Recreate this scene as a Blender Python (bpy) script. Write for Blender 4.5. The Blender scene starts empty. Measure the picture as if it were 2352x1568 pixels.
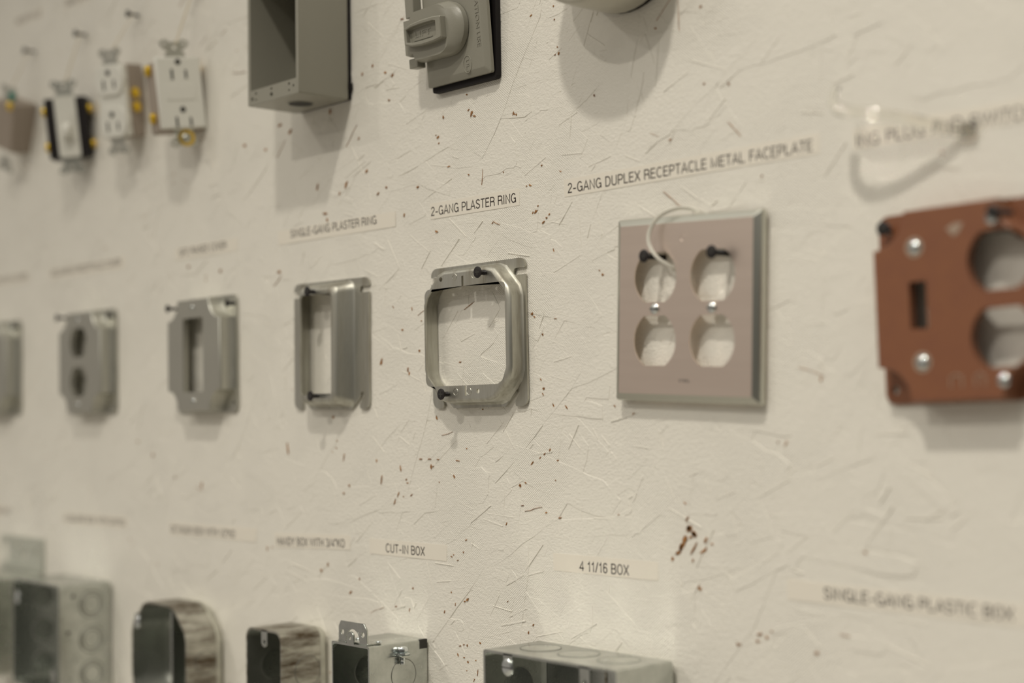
import bpy, bmesh, math, random
from mathutils import Vector, Matrix, Euler, noise
from mathutils.geometry import tessellate_polygon

random.seed(11)
S = bpy.context.scene
COL = S.collection
R = math.radians
Z0 = 1450.0                      # height (mm) of the layout's zero line above the floor
# Layout frame, in millimetres: x along the wall to the right, o out of the wall, z up.


def P(x, o, z):
    return Vector((x / 1000, -o / 1000, (z + Z0) / 1000))


# ------------------------------------------------------------------ camera
cam_d = bpy.data.cameras.new('camera')
cam = bpy.data.objects.new('camera', cam_d)
COL.objects.link(cam)
S.camera = cam
cam_d.sensor_width = 36.0
cam_d.lens = 53.41
cam_d.clip_start = 0.02
_yaw, _pit, _rol = R(47.891), R(2.487), R(-0.859)
_f = Vector((-math.sin(_yaw) * math.cos(_pit), math.cos(_yaw) * math.cos(_pit), math.sin(_pit)))
_r = Vector((math.cos(_yaw), math.sin(_yaw), 0))
_u = _r.cross(_f)
_r2 = _r * math.cos(_rol) + _u * math.sin(_rol)
_u2 = _u * math.cos(_rol) - _r * math.sin(_rol)
_m = Matrix((_r2, _u2, -_f)).transposed().to_4x4()
_m.translation = P(810, 702.06, 0)
cam.matrix_world = _m
cam_d.dof.use_dof = True
cam_d.dof.focus_distance = (P(22, 5, 40) - _m.translation).dot(_f)
cam_d.dof.aperture_fstop = 2.8

# ------------------------------------------------------------------ world and lamps
W = bpy.data.worlds.new('room_light')
S.world = W
W.use_nodes = True
wn = W.node_tree.nodes
wl = W.node_tree.links
wn.clear()
w_out = wn.new('ShaderNodeOutputWorld')
w_bg = wn.new('ShaderNodeBackground')
w_tc = wn.new('ShaderNodeTexCoord')
w_sep = wn.new('ShaderNodeSeparateXYZ')
w_map = wn.new('ShaderNodeMapRange')
w_ramp = wn.new('ShaderNodeValToRGB')
wl.new(w_tc.outputs['Generated'], w_sep.inputs[0])
wl.new(w_sep.outputs['Z'], w_map.inputs['Value'])
w_map.inputs['From Min'].default_value = -1
w_map.inputs['From Max'].default_value = 1
wl.new(w_map.outputs['Result'], w_ramp.inputs['Fac'])
e = w_ramp.color_ramp.elements
e[0].position = 0.0
e[0].color = (0.38, 0.345, 0.28, 1)
e[1].position = 1.0
e[1].color = (0.95, 0.90, 0.79, 1)
for pos_, c_ in ((0.40, (0.13, 0.122, 0.105)), (0.52, (0.085, 0.080, 0.07)), (0.63, (0.20, 0.19, 0.165)), (0.78, (0.78, 0.735, 0.64))):
    x = e.new(pos_)
    x.color = (*c_, 1)
# the lit part of the room lies in front of the board, to its left
w_dot = wn.new('ShaderNodeVectorMath')
w_dot.operation = 'DOT_PRODUCT'
w_dot.inputs[1].default_value = (-0.80, -0.60, -0.08)
wl.new(w_tc.outputs['Generated'], w_dot.inputs[0])
w_lobe = wn.new('ShaderNodeMapRange')
w_lobe.interpolation_type = 'SMOOTHSTEP'
w_lobe.inputs['From Min'].default_value = 0.45
w_lobe.inputs['From Max'].default_value = 1.0
wl.new(w_dot.outputs['Value'], w_lobe.inputs['Value'])
w_add = wn.new('ShaderNodeMix')
w_add.data_type = 'RGBA'
w_add.blend_type = 'ADD'
w_add.inputs[7].default_value = (0.34, 0.30, 0.26, 1)
wl.new(w_lobe.outputs['Result'], w_add.inputs['Factor'])
wl.new(w_ramp.outputs['Color'], w_add.inputs[6])
wl.new(w_add.outputs[2], w_bg.inputs['Color'])
w_bg.inputs['Strength'].default_value = 0.85
wl.new(w_bg.outputs[0], w_out.inputs['Surface'])

LAMP_COL = (1.0, 0.94, 0.835)


def lamp(name, x, o, z, power, spread, size=0.10):
    d = bpy.data.lights.new(name, 'AREA')
    d.shape = 'DISK'
    d.size = size
    d.energy = power
    d.color = LAMP_COL
    d.spread = R(spread)
    ob = bpy.data.objects.new(name, d)
    ob.location = P(x, o, z)      # recessed ceiling downlights, facing straight down
    COL.objects.link(ob)


lamp('ceiling_downlight', 500, 980, 1650, 14.5, 112)
lamp('ceiling_downlight', 330, 2000, 1650, 21, 140)
lamp('ceiling_downlight', -1460, 2000, 1650, 15, 140)
lamp('ceiling_downlight', -1460, 3300, 1650, 30, 150)
S.cycles.blur_glossy = 0.0
S.cycles.sample_clamp_indirect = 0.0

S.view_settings.view_transform = 'Standard'
S.view_settings.look = 'None'
S.view_settings.gamma = 1.0
S.view_settings.exposure = -0.33
S.view_settings.use_curve_mapping = False


# ------------------------------------------------------------------ materials
def mat(name, col, rough=0.5, metal=0.0, spec=0.5, mottle=0.0, mscale=60, mcol=None, bump=0.0, bscale=900,
        stretch=(1, 1, 1), rvar=0.0, transmission=0.0):
    m = bpy.data.materials.new(name)
    m.use_nodes = True
    n, l = m.node_tree.nodes, m.node_tree.links
    b = n['Principled BSDF']
    b.inputs['Base Color'].default_value = (*col, 1)
    b.inputs['Roughness'].default_value = rough
    b.inputs['Metallic'].default_value = metal
    b.inputs['Specular IOR Level'].default_value = spec
    if transmission:
        b.inputs['Transmission Weight'].default_value = transmission
    tc = n.new('ShaderNodeTexCoord')
    mp = n.new('ShaderNodeMapping')
    mp.inputs['Scale'].default_value = stretch
    l.new(tc.outputs['Object'], mp.inputs['Vector'])
    if mottle:
        t = n.new('ShaderNodeTexNoise')
        t.inputs['Scale'].default_value = mscale
        t.inputs['Detail'].default_value = 7
        t.inputs['Roughness'].default_value = 0.65
        l.new(mp.outputs[0], t.inputs['Vector'])
        rp = n.new('ShaderNodeMapRange')
        rp.inputs['From Min'].default_value = 0.38
        rp.inputs['From Max'].default_value = 0.66
        l.new(t.outputs['Fac'], rp.inputs['Value'])
        mx = n.new('ShaderNodeMix')
        mx.data_type = 'RGBA'
        mul = n.new('ShaderNodeMath')
        mul.operation = 'MULTIPLY'
        mul.inputs[1].default_value = mottle
        l.new(rp.outputs['Result'], mul.inputs[0])
        l.new(mul.outputs[0], mx.inputs['Factor'])
        mx.inputs[6].default_value = (*col, 1)
        mx.inputs[7].default_value = (*(mcol or tuple(c * 0.5 for c in col)), 1)
        l.new(mx.outputs[2], b.inputs['Base Color'])
        if rvar:
            rr = n.new('ShaderNodeMapRange')
            rr.inputs['To Min'].default_value = rough
            rr.inputs['To Max'].default_value = rough + rvar
            l.new(rp.outputs['Result'], rr.inputs['Value'])
            l.new(rr.outputs['Result'], b.inputs['Roughness'])
    if bump:
        t2 = n.new('ShaderNodeTexNoise')
        t2.inputs['Scale'].default_value = bscale
        t2.inputs['Detail'].default_value = 4
        l.new(mp.outputs[0], t2.inputs['Vector'])
        bp = n.new('ShaderNodeBump')
        bp.inputs['Strength'].default_value = bump
        bp.inputs['Distance'].default_value = 0.0006
        l.new(t2.outputs['Fac'], bp.inputs['Height'])
        l.new(bp.outputs[0], b.inputs['Normal'])
    return m


def wall_material():
    m = mat('white_wall_paint', (0.80, 0.772, 0.70), rough=0.42, spec=0.45)
    n, l = m.node_tree.nodes, m.node_tree.links
    b = n['Principled BSDF']
    geo = n.new('ShaderNodeNewGeometry')
    # fine brush / strand grain
    g1 = n.new('ShaderNodeTexNoise')
    g1.inputs['Scale'].default_value = 330
    g1.inputs['Detail'].default_value = 6
    g1.inputs['Distortion'].default_value = 1.2
    l.new(geo.outputs['Position'], g1.inputs['Vector'])
    # woven screen imprint of the board press, only in patches
    sep = n.new('ShaderNodeSeparateXYZ')
    l.new(geo.outputs['Position'], sep.inputs[0])

    def sine(out, k):
        a = n.new('ShaderNodeMath')
        a.operation = 'MULTIPLY'
        a.inputs[1].default_value = k
        l.new(out, a.inputs[0])
        s = n.new('ShaderNodeMath')
        s.operation = 'SINE'
        l.new(a.outputs[0], s.inputs[0])
        return s.outputs[0]
    sx, sz = sine(sep.outputs['X'], 2 * math.pi / 0.0021), sine(sep.outputs['Z'], 2 * math.pi / 0.0017)
    pr = n.new('ShaderNodeMath')
    pr.operation = 'MULTIPLY'
    l.new(sx, pr.inputs[0])
    l.new(sz, pr.inputs[1])
    pt = n.new('ShaderNodeTexNoise')
    pt.inputs['Scale'].default_value = 16
    pt.inputs['Detail'].default_value = 3
    l.new(geo.outputs['Position'], pt.inputs['Vector'])
    pm = n.new('ShaderNodeMapRange')
    pm.inputs['From Min'].default_value = 0.46
    pm.inputs['From Max'].default_value = 0.58
    l.new(pt.outputs['Fac'], pm.inputs['Value'])
    pw = n.new('ShaderNodeMath')
    pw.operation = 'MULTIPLY'
    l.new(pr.outputs[0], pw.inputs[0])
    l.new(pm.outputs['Result'], pw.inputs[1])
    w2 = n.new('ShaderNodeMath')
    w2.operation = 'MULTIPLY_ADD'
    w2.inputs[1].default_value = 0.26
    l.new(pw.outputs[0], w2.inputs[0])
    l.new(g1.outputs['Fac'], w2.inputs[2])
    bp = n.new('ShaderNodeBump')
    bp.inputs['Strength'].default_value = 0.5
    bp.inputs['Distance'].default_value = 0.0009
    rm = n.new('ShaderNodeMapping')
    rm.inputs['Rotation'].default_value = (0, 0.12, 0)
    rm.inputs['Scale'].default_value = (0.45, 1, 1.3)
    l.new(geo.outputs['Position'], rm.inputs['Vector'])
    rn = n.new('ShaderNodeTexNoise')
    rn.inputs['Scale'].default_value = 620
    rn.inputs['Detail'].default_value = 3
    l.new(rm.outputs[0], rn.inputs['Vector'])
    w3 = n.new('ShaderNodeMath')
    w3.operation = 'MULTIPLY_ADD'
    w3.inputs[1].default_value = 0.55
    l.new(rn.outputs['Fac'], w3.inputs[0])
    l.new(w2.outputs[0], w3.inputs[2])
    l.new(w3.outputs[0], bp.inputs['Height'])
    l.new(bp.outputs[0], b.inputs['Normal'])
    return m


M = dict(
    wall=wall_material(),
    bare=mat('bare_strand_wood', (0.42, 0.20, 0.06), rough=0.8, mottle=0.9, mscale=420, mcol=(0.10, 0.036, 0.012)),
    tape=mat('label_tape', (0.81, 0.765, 0.675), rough=0.34, spec=0.5),
    ink=mat('label_ink', (0.035, 0.024, 0.02), rough=0.5),
    zinc=mat('galvanised_steel', (0.66, 0.66, 0.60), rough=0.33, metal=1, mottle=0.55, mscale=70, mcol=(0.40, 0.395, 0.345), rvar=0.2),
    zinc_streak=mat('streaked_galvanised_steel', (0.60, 0.60, 0.545), rough=0.36, metal=1, mottle=0.8, mscale=70,
                    mcol=(0.30, 0.275, 0.22), rvar=0.22, stretch=(1, 1, 0.12)),
    zinc_stain=mat('stained_galvanised_steel', (0.58, 0.57, 0.51), rough=0.42, metal=1, mottle=1.0, mscale=52,
                   mcol=(0.125, 0.092, 0.058), rvar=0.3, stretch=(0.5, 0.45, 2.3)),
    zinc_box=mat('dull_box_steel', (0.59, 0.61, 0.575), rough=0.19, metal=1, mottle=0.6, mscale=75, mcol=(0.40, 0.415, 0.385), rvar=0.10),
    inside=mat('shaded_inside_steel', (0.34, 0.35, 0.32), rough=0.36, metal=1, mottle=0.5, mscale=70, mcol=(0.24, 0.245, 0.22), rvar=0.15),  # darker copy of the box steel, interior shade painted into its colour
    groove=mat('groove_shade_steel', (0.22, 0.22, 0.195), rough=0.5, metal=0.8),  # darkened colour paints the shade inside the knockout grooves
    bracket=mat('pale_bracket_steel', (0.66, 0.675, 0.60), rough=0.5, metal=0.75, mottle=0.3, mscale=50, mcol=(0.5, 0.51, 0.45)),
    cover=mat('grey_cover_steel', (0.55, 0.545, 0.49), rough=0.42, metal=1, mottle=0.3, mscale=45, mcol=(0.42, 0.41, 0.36), rvar=0.1),
    rust=mat('red_primer_paint', (0.225, 0.088, 0.04), rough=0.42, mottle=0.5, mscale=60, mcol=(0.185, 0.068, 0.038), spec=0.5),
    paler=mat('pale_primer', (0.38, 0.29, 0.22), rough=0.5, metal=0.3),  # pale colour; on the stamped marks it paints their whitish reflection
    enamel=mat('grey_enamel', (0.27, 0.26, 0.215), rough=0.34, bump=0.12, bscale=1500),
    brushed=mat('brushed_stainless_pink_sheen', (0.84, 0.72, 0.635), rough=0.36, metal=1, mottle=0.5, mscale=130,  # pink tint paints the reflection of a pinkish room into the steel
                mcol=(0.76, 0.645, 0.565), stretch=(0.06, 1, 1)),
    bevelled=mat('bright_bevel_steel', (0.60, 0.60, 0.54), rough=0.3, metal=1),
    rubber=mat('black_rubber', (0.010, 0.008, 0.008), rough=0.6, spec=0.25),
    black=mat('black_phosphate', (0.012, 0.009, 0.009), rough=0.45, spec=0.4),
    bakelite=mat('black_bakelite', (0.013, 0.010, 0.010), rough=0.4, spec=0.4),
    chrome=mat('bright_zinc_plate', (0.72, 0.76, 0.76), rough=0.16, metal=1),
    brass=mat('brass', (0.80, 0.54, 0.05), rough=0.3, metal=0.85),
    green=mat('green_plated_screw', (0.02, 0.22, 0.17), rough=0.4, metal=0.6),
    white=mat('white_plastic', (0.74, 0.73, 0.67), rough=0.35),
    taupe=mat('taupe_plastic', (0.33, 0.275, 0.225), rough=0.45),
    slot=mat('recess_shade', (0.03, 0.028, 0.024), rough=0.7),  # dark colour paints the shade inside slots, holes and recesses
    nylon=mat('natural_nylon', (0.80, 0.775, 0.69), rough=0.3, transmission=0.25),
    clear=mat('clear_nylon', (0.95, 0.94, 0.90), rough=0.08, transmission=0.95),
    twine=mat('cream_twine', (0.62, 0.55, 0.42), rough=0.7),
    floor=mat('grey_concrete', (0.40, 0.38, 0.34), rough=0.7, mottle=0.4, mscale=4),
)


# ------------------------------------------------------------------ mesh helpers (all in mm: x, o, z)
def arc(cx, cz, r, a0, a1, n):
    return [(cx + r * math.cos(R(a0 + (a1 - a0) * i / n)), cz + r * math.sin(R(a0 + (a1 - a0) * i / n))) for i in range(n + 1)]


def rrect(hw, hh, r, n=5, cx=0, cz=0):
    """rounded rectangle, counter-clockwise"""
    r = max(0.05, min(r, hw - 0.01, hh - 0.01))
    p = []
    for sx, sz, a in ((1, -1, -90), (1, 1, 0), (-1, 1, 90), (-1, -1, 180)):
        p += arc(cx + sx * (hw - r), cz + sz * (hh - r), r, a, a + 90, n)
    return p


def orect(hw, hh, c, n=5, cx=0, cz=0):
    """rectangle with eased 45 degree corners, the same vertex count as rrect"""
    p = []
    for sx, sz in ((1, -1), (1, 1), (-1, 1), (-1, -1)):
        a, b = (hw, hh - c), (hw - c, hh)
        pts = [(a[0] + (b[0] - a[0]) * t, a[1] + (b[1] - a[1]) * t) for t in [0.12 + 0.76 * i / (n - 2) for i in range(n - 1)]]
        pts = [(hw, hh - c * 1.25)] + pts + [(hw - c * 1.25, hh)]
        pts = [(cx + sx * q[0], cz + sz * q[1]) for q in pts]
        if sx * sz < 0:
            pts.reverse()
        p += pts
    return p


def circle(cx, cz, r, n=24):
    return [(cx + r * math.cos(2 * math.pi * i / n), cz + r * math.sin(2 * math.pi * i / n)) for i in range(n)]


def duplex(cx, cz, r=17.2, h=14.3, n=10):
    a = math.degrees(math.asin(h / r))
    return arc(cx, cz, r, -a, a, n) + arc(cx, cz, r, 180 - a, 180 + a, n)


def back_rim(shape, o_back, rb, parent, w=4.0):
    """clean bare rim round the drawn back edge of a stained box"""
    b = MB()
    loops = [[(q[0], o_back + rb + w, q[1]) for q in shape(0)], [(q[0], o_back + rb + w, q[1]) for q in shape(-0.15)]]
    for i in range(5):
        a = R(90 * i / 4)
        loops.append([(q[0], o_back + rb * (1 - math.sin(a)), q[1]) for q in shape(rb * (1 - math.cos(a)) - 0.15)])
    b.loft(loops)
    return b.build('back_rim', M['zinc'], parent, smooth=50)


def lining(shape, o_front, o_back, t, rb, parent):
    """unstained inside of a stained box, its steel darkened to paint the shade"""
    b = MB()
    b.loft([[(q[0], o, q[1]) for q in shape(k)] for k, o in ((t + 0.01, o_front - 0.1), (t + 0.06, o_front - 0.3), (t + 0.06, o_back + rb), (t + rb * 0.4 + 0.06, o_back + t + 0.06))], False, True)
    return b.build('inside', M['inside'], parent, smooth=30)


class MB:
    def __init__(s):
        s.v, s.f = [], []

    def add(s, v, f):
        k = len(s.v)
        s.v += [tuple(q) for q in v]
        s.f += [tuple(i + k for i in q) for q in f]
        return s

    def box(s, x0, x1, o0, o1, z0, z1):
        v = [(a, b, c) for a in (x0, x1) for b in (o0, o1) for c in (z0, z1)]
        return s.add(v, [(0, 1, 3, 2), (4, 6, 7, 5), (0, 4, 5, 1), (2, 3, 7, 6), (0, 2, 6, 4), (1, 5, 7, 3)])

    def loft(s, loops, cap0=False, cap1=False):
        n = len(loops[0])
        v, f = [], []
        for lp in loops:
            v += lp
        for i in range(len(loops) - 1):
            for j in range(n):
                k = (j + 1) % n
                f.append((i * n + j, i * n + k, (i + 1) * n + k, (i + 1) * n + j))
        if cap0:
            f.append(tuple(range(n)))
        if cap1:
            f.append(tuple((len(loops) - 1) * n + j for j in range(n)))
        return s.add(v, f)

    def prism(s, outer, holes, o0, o1, inset=0.0):
        loops = [outer] + list(holes)
        flat = [q for lp in loops for q in lp]
        tris = tessellate_polygon([[Vector((q[0], q[1], 0)) for q in lp] for lp in loops])
        n = len(flat)
        v = [(q[0], o0, q[1]) for q in flat] + [(q[0], o1, q[1]) for q in flat]
        f = [tuple(t) for t in tris] + [tuple(i + n for i in reversed(t)) for t in tris]
        k = 0
        for lp in loops:
            m = len(lp)
            for j in range(m):
                a, b = k + j, k + (j + 1) % m
                f.append((a, b, b + n, a + n))
            k += m
        return s.add(v, f)

    def rings(s, c, axis, prof, n=20, flat=False):
        """lathe: prof = [(radius, along)], around axis 'o', 'x' or 'z' through c"""
        loops = []
        for r, h in prof:
            lp = []
            for i in range(n):
                a = 2 * math.pi * i / n
                p, q = r * math.cos(a), r * math.sin(a)
                lp.append({'o': (c[0] + p, c[1] + h, c[2] + q), 'x': (c[0] + h, c[1] + p, c[2] + q), 'z': (c[0] + p, c[1] + q, c[2] + h)}[axis])
            loops.append(lp)
        return s.loft(loops, True, True)

    def tube(s, path, r, n=8, rx=None):
        pts = [Vector(p) for p in path]
        loops = []
        up = None
        for i, p in enumerate(pts):
            t = (pts[min(i + 1, len(pts) - 1)] - pts[max(i - 1, 0)]).normalized()
            if up is None:
                up = Vector((0, 0, 1)) if abs(t.z) < 0.9 else Vector((1, 0, 0))
            up = (up - t * up.dot(t)).normalized()
            w = t.cross(up)
            loops.append([tuple(p + up * (r * math.cos(2 * math.pi * j / n)) + w * ((rx or r) * math.sin(2 * math.pi * j / n))) for j in range(n)])
        return s.loft(loops, True, True)

    def shell(s, shape, o_front, o_back, t=1.6, rb=3.0):
        """open-fronted drawn box: shape(inset) gives its outline"""
        out, inn = [], []
        steps = 4
        L = lambda pts, o: [(q[0], o, q[1]) for q in pts]
        out.append(L(shape(0), o_front))
        for i in range(steps + 1):
            a = R(90 * i / steps)
            out.append(L(shape(rb * (1 - math.cos(a))), o_back + rb * (1 - math.sin(a))))
        inn.append(L(shape(t), o_front))
        inn.append(L(shape(t), o_back + rb))
        inn.append(L(shape(t + rb * 0.4), o_back + t))
        return s.loft(out[::-1] + inn, True, True)

    def build(s, name, m, parent=None, bevel=0.0, seg=2, smooth=38):
        me = bpy.data.meshes.new(name)
        me.from_pydata([(q[0] / 1000, -q[1] / 1000, q[2] / 1000) for q in s.v], [], s.f)
        bm = bmesh.new()
        bm.from_mesh(me)
        bmesh.ops.recalc_face_normals(bm, faces=bm.faces)
        bm.to_mesh(me)
        bm.free()
        me.materials.append(m)
        me.shade_smooth()
        me.set_sharp_from_angle(angle=R(smooth))
        o = bpy.data.objects.new(name, me)
        COL.objects.link(o)
        if parent:
            o.parent = parent
        if bevel:
            b = o.modifiers.new('bevel', 'BEVEL')
            b.width = bevel / 1000
            b.segments = seg
            b.limit_method = 'ANGLE'
            b.angle_limit = R(40)
            b.harden_normals = False
        return o


def thing(name, label, cat, x, o, z, roll=0.0, group=None, yaw=0.0, tilt=0.0):
    """Empty at the thing's place on the wall; roll turns it in the wall plane, yaw to the right, tilt leans its top out"""
    ob = bpy.data.objects.new(name, None)
    ob.empty_display_size = 0.02
    COL.objects.link(ob)
    m = Matrix.Rotation(R(tilt), 4, 'X') @ Matrix.Rotation(R(-roll), 4, 'Y') @ Matrix.Rotation(R(yaw), 4, 'Z')
    m.translation = P(x, o, z)
    ob.matrix_world = m
    return tag(ob, label, cat, group)


def tag(ob, label, cat, group=None):
    ob['label'] = label
    ob['category'] = cat
    if group:
        ob['group'] = group
    return ob


def text_mesh(txt, width, cap, x0, z0, o0, name, m, parent, thick=0.12, bold=0.0, rot=0):
    """lettering as a mesh: left end x0, baseline z0, squeezed to the given width"""
    c = bpy.data.curves.new('lettering_source', 'FONT')
    c.body = txt
    c.size = 1.0
    c.resolution_u = 3
    c.offset = bold
    tmp = bpy.data.objects.new('lettering_source', c)
    COL.objects.link(tmp)
    dg = bpy.context.evaluated_depsgraph_get()
    dg.update()
    me = bpy.data.meshes.new_from_object(tmp.evaluated_get(dg))
    bpy.data.objects.remove(tmp)
    bpy.data.curves.remove(c)
    xs = [v.co.x for v in me.vertices]
    ys = [v.co.y for v in me.vertices]
    caph = 0.0
    x_min, x_max = min(xs), max(xs)
    caph = max(ys) - max(0.0, min(ys) if min(ys) > 0 else 0.0)
    vs, fs = [], []
    for v in me.vertices:
        X = x0 + (v.co.x - x_min) / (x_max - x_min) * width
        Zz = z0 + v.co.y / caph * cap
        vs.append((X, o0 + thick, Zz))
    fs = [tuple(p.vertices) for p in me.polygons]
    bpy.data.meshes.remove(me)
    if rot:
        cx, cz = x0, z0
        ca, sa = math.cos(R(rot)), math.sin(R(rot))
        vs = [(cx + (a - cx) * ca - (q - cz) * sa, o, cz + (a - cx) * sa + (q - cz) * ca) for a, o, q in vs]
    b = MB()
    b.add(vs, fs)
    n = len(vs)
    b.add([(a, o0 - 0.02, q) for a, o, q in vs], [])
    # edge walls give the print a real thickness
    cnt = {}
    for f in fs:
        for i in range(len(f)):
            ed = (f[i], f[(i + 1) % len(f)])
            cnt[tuple(sorted(ed))] = cnt.get(tuple(sorted(ed)), 0) + 1
    for (i, j), k in cnt.items():
        if k == 1:
            b.f.append((i, j, j + n, i + n))
    return b.build(name, m, parent, smooth=20)


# ------------------------------------------------------------------ the wall: a painted strand board
TAPES = [(-57, 47, 144.6), (-258, -92, 143.6), (84, 299, 145.8), (314, 443, 145.6), (-428, -314, 144.5), (-688, -516, 145.3),
         (-893, -729, 147.2), (-136, -36, -104.2), (68, 169, -103), (-267, -154, -105), (-440, -288, -105), (-658, -513, -104.6), (262, 430, -107.2)]


def build_wall():
    b = MB()
    b.box(-2600, 1900, -11, 0, -Z0, 1250)
    nwood = 0
    mats = [0] * len(b.f)
    rnd = random.Random(5)

    def flake(cx, cz, L, Wd, ang, top, material=0, slope=0.55, seg=7, lift=None):
        ca, sa = math.cos(ang), math.sin(ang)
        tx, tz = rnd.uniform(-1, 1) * 0.0035, rnd.uniform(-1, 1) * 0.012
        # strands under a label tape are pressed flat
        cap = 0.85
        for a0, a1, c0 in TAPES:
            for i in range(9):
                q = (i / 8 - 0.5) * L
                if a0 - Wd * 0.6 < cx + q * ca < a1 + Wd * 0.6 and abs(cz + q * sa - c0) < 7 + Wd * 0.6:
                    cap = 0.3
        if cap < 0.5:
            top = min(top, rnd.uniform(0.02, 0.22))
            tx, tz = tx * 0.2, tz * 0.2
        up, lo = [], []
        for i in range(seg + 1):
            t = -0.5 + i / seg
            w = Wd * 0.5 * (1 - 0.18 * rnd.random())
            if i in (0, seg):
                w *= rnd.uniform(0.45, 0.95)
            up.append((t * L + (rnd.uniform(-1, 1) * Wd * 0.25 if i in (0, seg) else 0), w))
            w2 = Wd * 0.5 * (1 - 0.18 * rnd.random())
            if i in (0, seg):
                w2 *= rnd.uniform(0.45, 0.95)
            lo.append((t * L + (rnd.uniform(-1, 1) * Wd * 0.25 if i in (0, seg) else 0), -w2))
        loop = lo + up[::-1]
        topv, botv = [], []
        for u, w in loop:
            for lst, g, base in ((topv, 0.0, False), (botv, slope, True)):
                uu = u + (g if u > 0 else -g)
                ww = w + (g if w > 0 else -g)
                h = -0.6 if base else top + u * tx + w * tz
                h = min(h, cap - 0.05 * rnd.random())
                lst.append((cx + uu * ca - ww * sa, h, cz + uu * sa + ww * ca))
        n = len(loop)
        k = len(b.v)
        b.v += topv + botv
        m2 = seg + 1
        fs = []
        for i in range(seg):          # strips across the flake
            fs.append((i, i + 1, n - 2 - i, n - 1 - i))
        for i in range(n):
            j = (i + 1) % n
            fs.append((i, n + i, n + j, j))
        b.f += [tuple(q + k for q in f) for f in fs]
        mats.extend([material] * len(fs))

    for i in range(3600):
        cx, cz = rnd.uniform(-900, 500), rnd.uniform(-260, 480)
        ang = rnd.gauss(0.15, 0.75) if rnd.random() < 0.75 else rnd.uniform(0, math.pi)
        big = rnd.random()
        L = rnd.uniform(45, 130) if big > 0.35 else rnd.uniform(12, 45)
        Wd = rnd.uniform(9, 30) if big > 0.35 else rnd.uniform(2.0, 9)
        flake(cx, cz, L, Wd, ang, rnd.uniform(0.02, 0.40))
    for i in range(1700):              # slivers and splinters
        cx, cz = rnd.uniform(-900, 500), rnd.uniform(-260, 480)
        flake(cx, cz, rnd.uniform(5, 30), rnd.uniform(0.3, 1.2), rnd.gauss(0.1, 0.8), rnd.uniform(0.25, 0.62), slope=0.35, seg=4)

    # brown gaps where the paint did not reach the wood
    def chip(cx, cz, L, Wd, deg):
        a = R(deg)
        ca, sa = math.cos(a), math.sin(a)
        n = 9
        up, lo = [], []
        pts = []
        for i in range(n):
            t = 2 * math.pi * i / n
            k = rnd.uniform(0.6, 1.2)
            u, w = math.cos(t) * L / 2 * k, math.sin(t) * Wd / 2 * rnd.uniform(0.4, 1.15)
            pts.append((cx + u * ca - w * sa, cz + u * sa + w * ca))
        k = len(b.v)
        b.v += [(q[0], 0.75, q[1]) for q in pts] + [(q[0], -0.4, q[1]) for q in pts]
        b.f.append(tuple(k + i for i in range(n)))
        mats.append(1)
        for i in range(n):
            j = (i + 1) % n
            b.f.append((k + i, k + j, k + n + j, k + n + i))
            mats.append(1)
    for c in CHIPS:
        chip(*c)
    for i in range(70):
        cx, cz = rnd.uniform(-850, 450), rnd.uniform(-250, 440)
        for k in range(rnd.choice((1, 1, 2, 3))):
            chip(cx + rnd.gauss(0, 5), cz + rnd.gauss(0, 4), rnd.uniform(0.7, 3.0), rnd.uniform(0.4, 1.2), rnd.uniform(0, 180))
    # fine open cracks between strands
    for i in range(48):
        cx, cz = rnd.uniform(-420, 330), rnd.uniform(-250, 420)
        if any(a0 - 15 < cx < a1 + 15 and abs(cz - c0) < 12 for a0, a1, c0 in TAPES):
            continue
        ang = rnd.gauss(0.25, 0.7)
        n = rnd.randint(3, 6)
        w = rnd.uniform(0.05, 0.12)
        pts = [(cx, cz)]
        for k in range(n):
            a = ang + rnd.gauss(0, 0.09)
            st = rnd.uniform(1.5, 5.0)
            pts.append((pts[-1][0] + st * math.cos(a), pts[-1][1] + st * math.sin(a)))
        k0 = len(b.v)
        nx, nz = -math.sin(ang), math.cos(ang)
        for q, p_ in enumerate(pts):
            ww = w * rnd.uniform(0.4, 1.2) if 0 < q < n else 0.03
            b.v += [(p_[0] + nx * ww, 0.68, p_[1] + nz * ww), (p_[0] - nx * ww, 0.68, p_[1] - nz * ww),
                    (p_[0] + nx * ww, -0.3, p_[1] + nz * ww), (p_[0] - nx * ww, -0.3, p_[1] - nz * ww)]
        for q in range(n):
            c0_, c1_ = k0 + q * 4, k0 + q * 4 + 4
            for f in ((c0_, c1_, c1_ + 1, c0_ + 1), (c0_, c0_ + 2, c1_ + 2, c1_), (c0_ + 1, c1_ + 1, c1_ + 3, c0_ + 3)):
                b.f.append(f)
                mats.append(1)
    me = bpy.data.meshes.new('wall_back')
    me.from_pydata([tuple(P(*q)) for q in b.v], [], b.f)
    me.materials.append(M['wall'])
    me.materials.append(M['bare'])
    me.polygons.foreach_set('material_index', mats)
    me.update()
    bm = bmesh.new()
    bm.from_mesh(me)
    bmesh.ops.recalc_face_normals(bm, faces=bm.faces)
    bm.to_mesh(me)
    bm.free()
    o = bpy.data.objects.new('wall_back', me)
    COL.objects.link(o)
    o['kind'] = 'structure'
    return o


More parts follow.
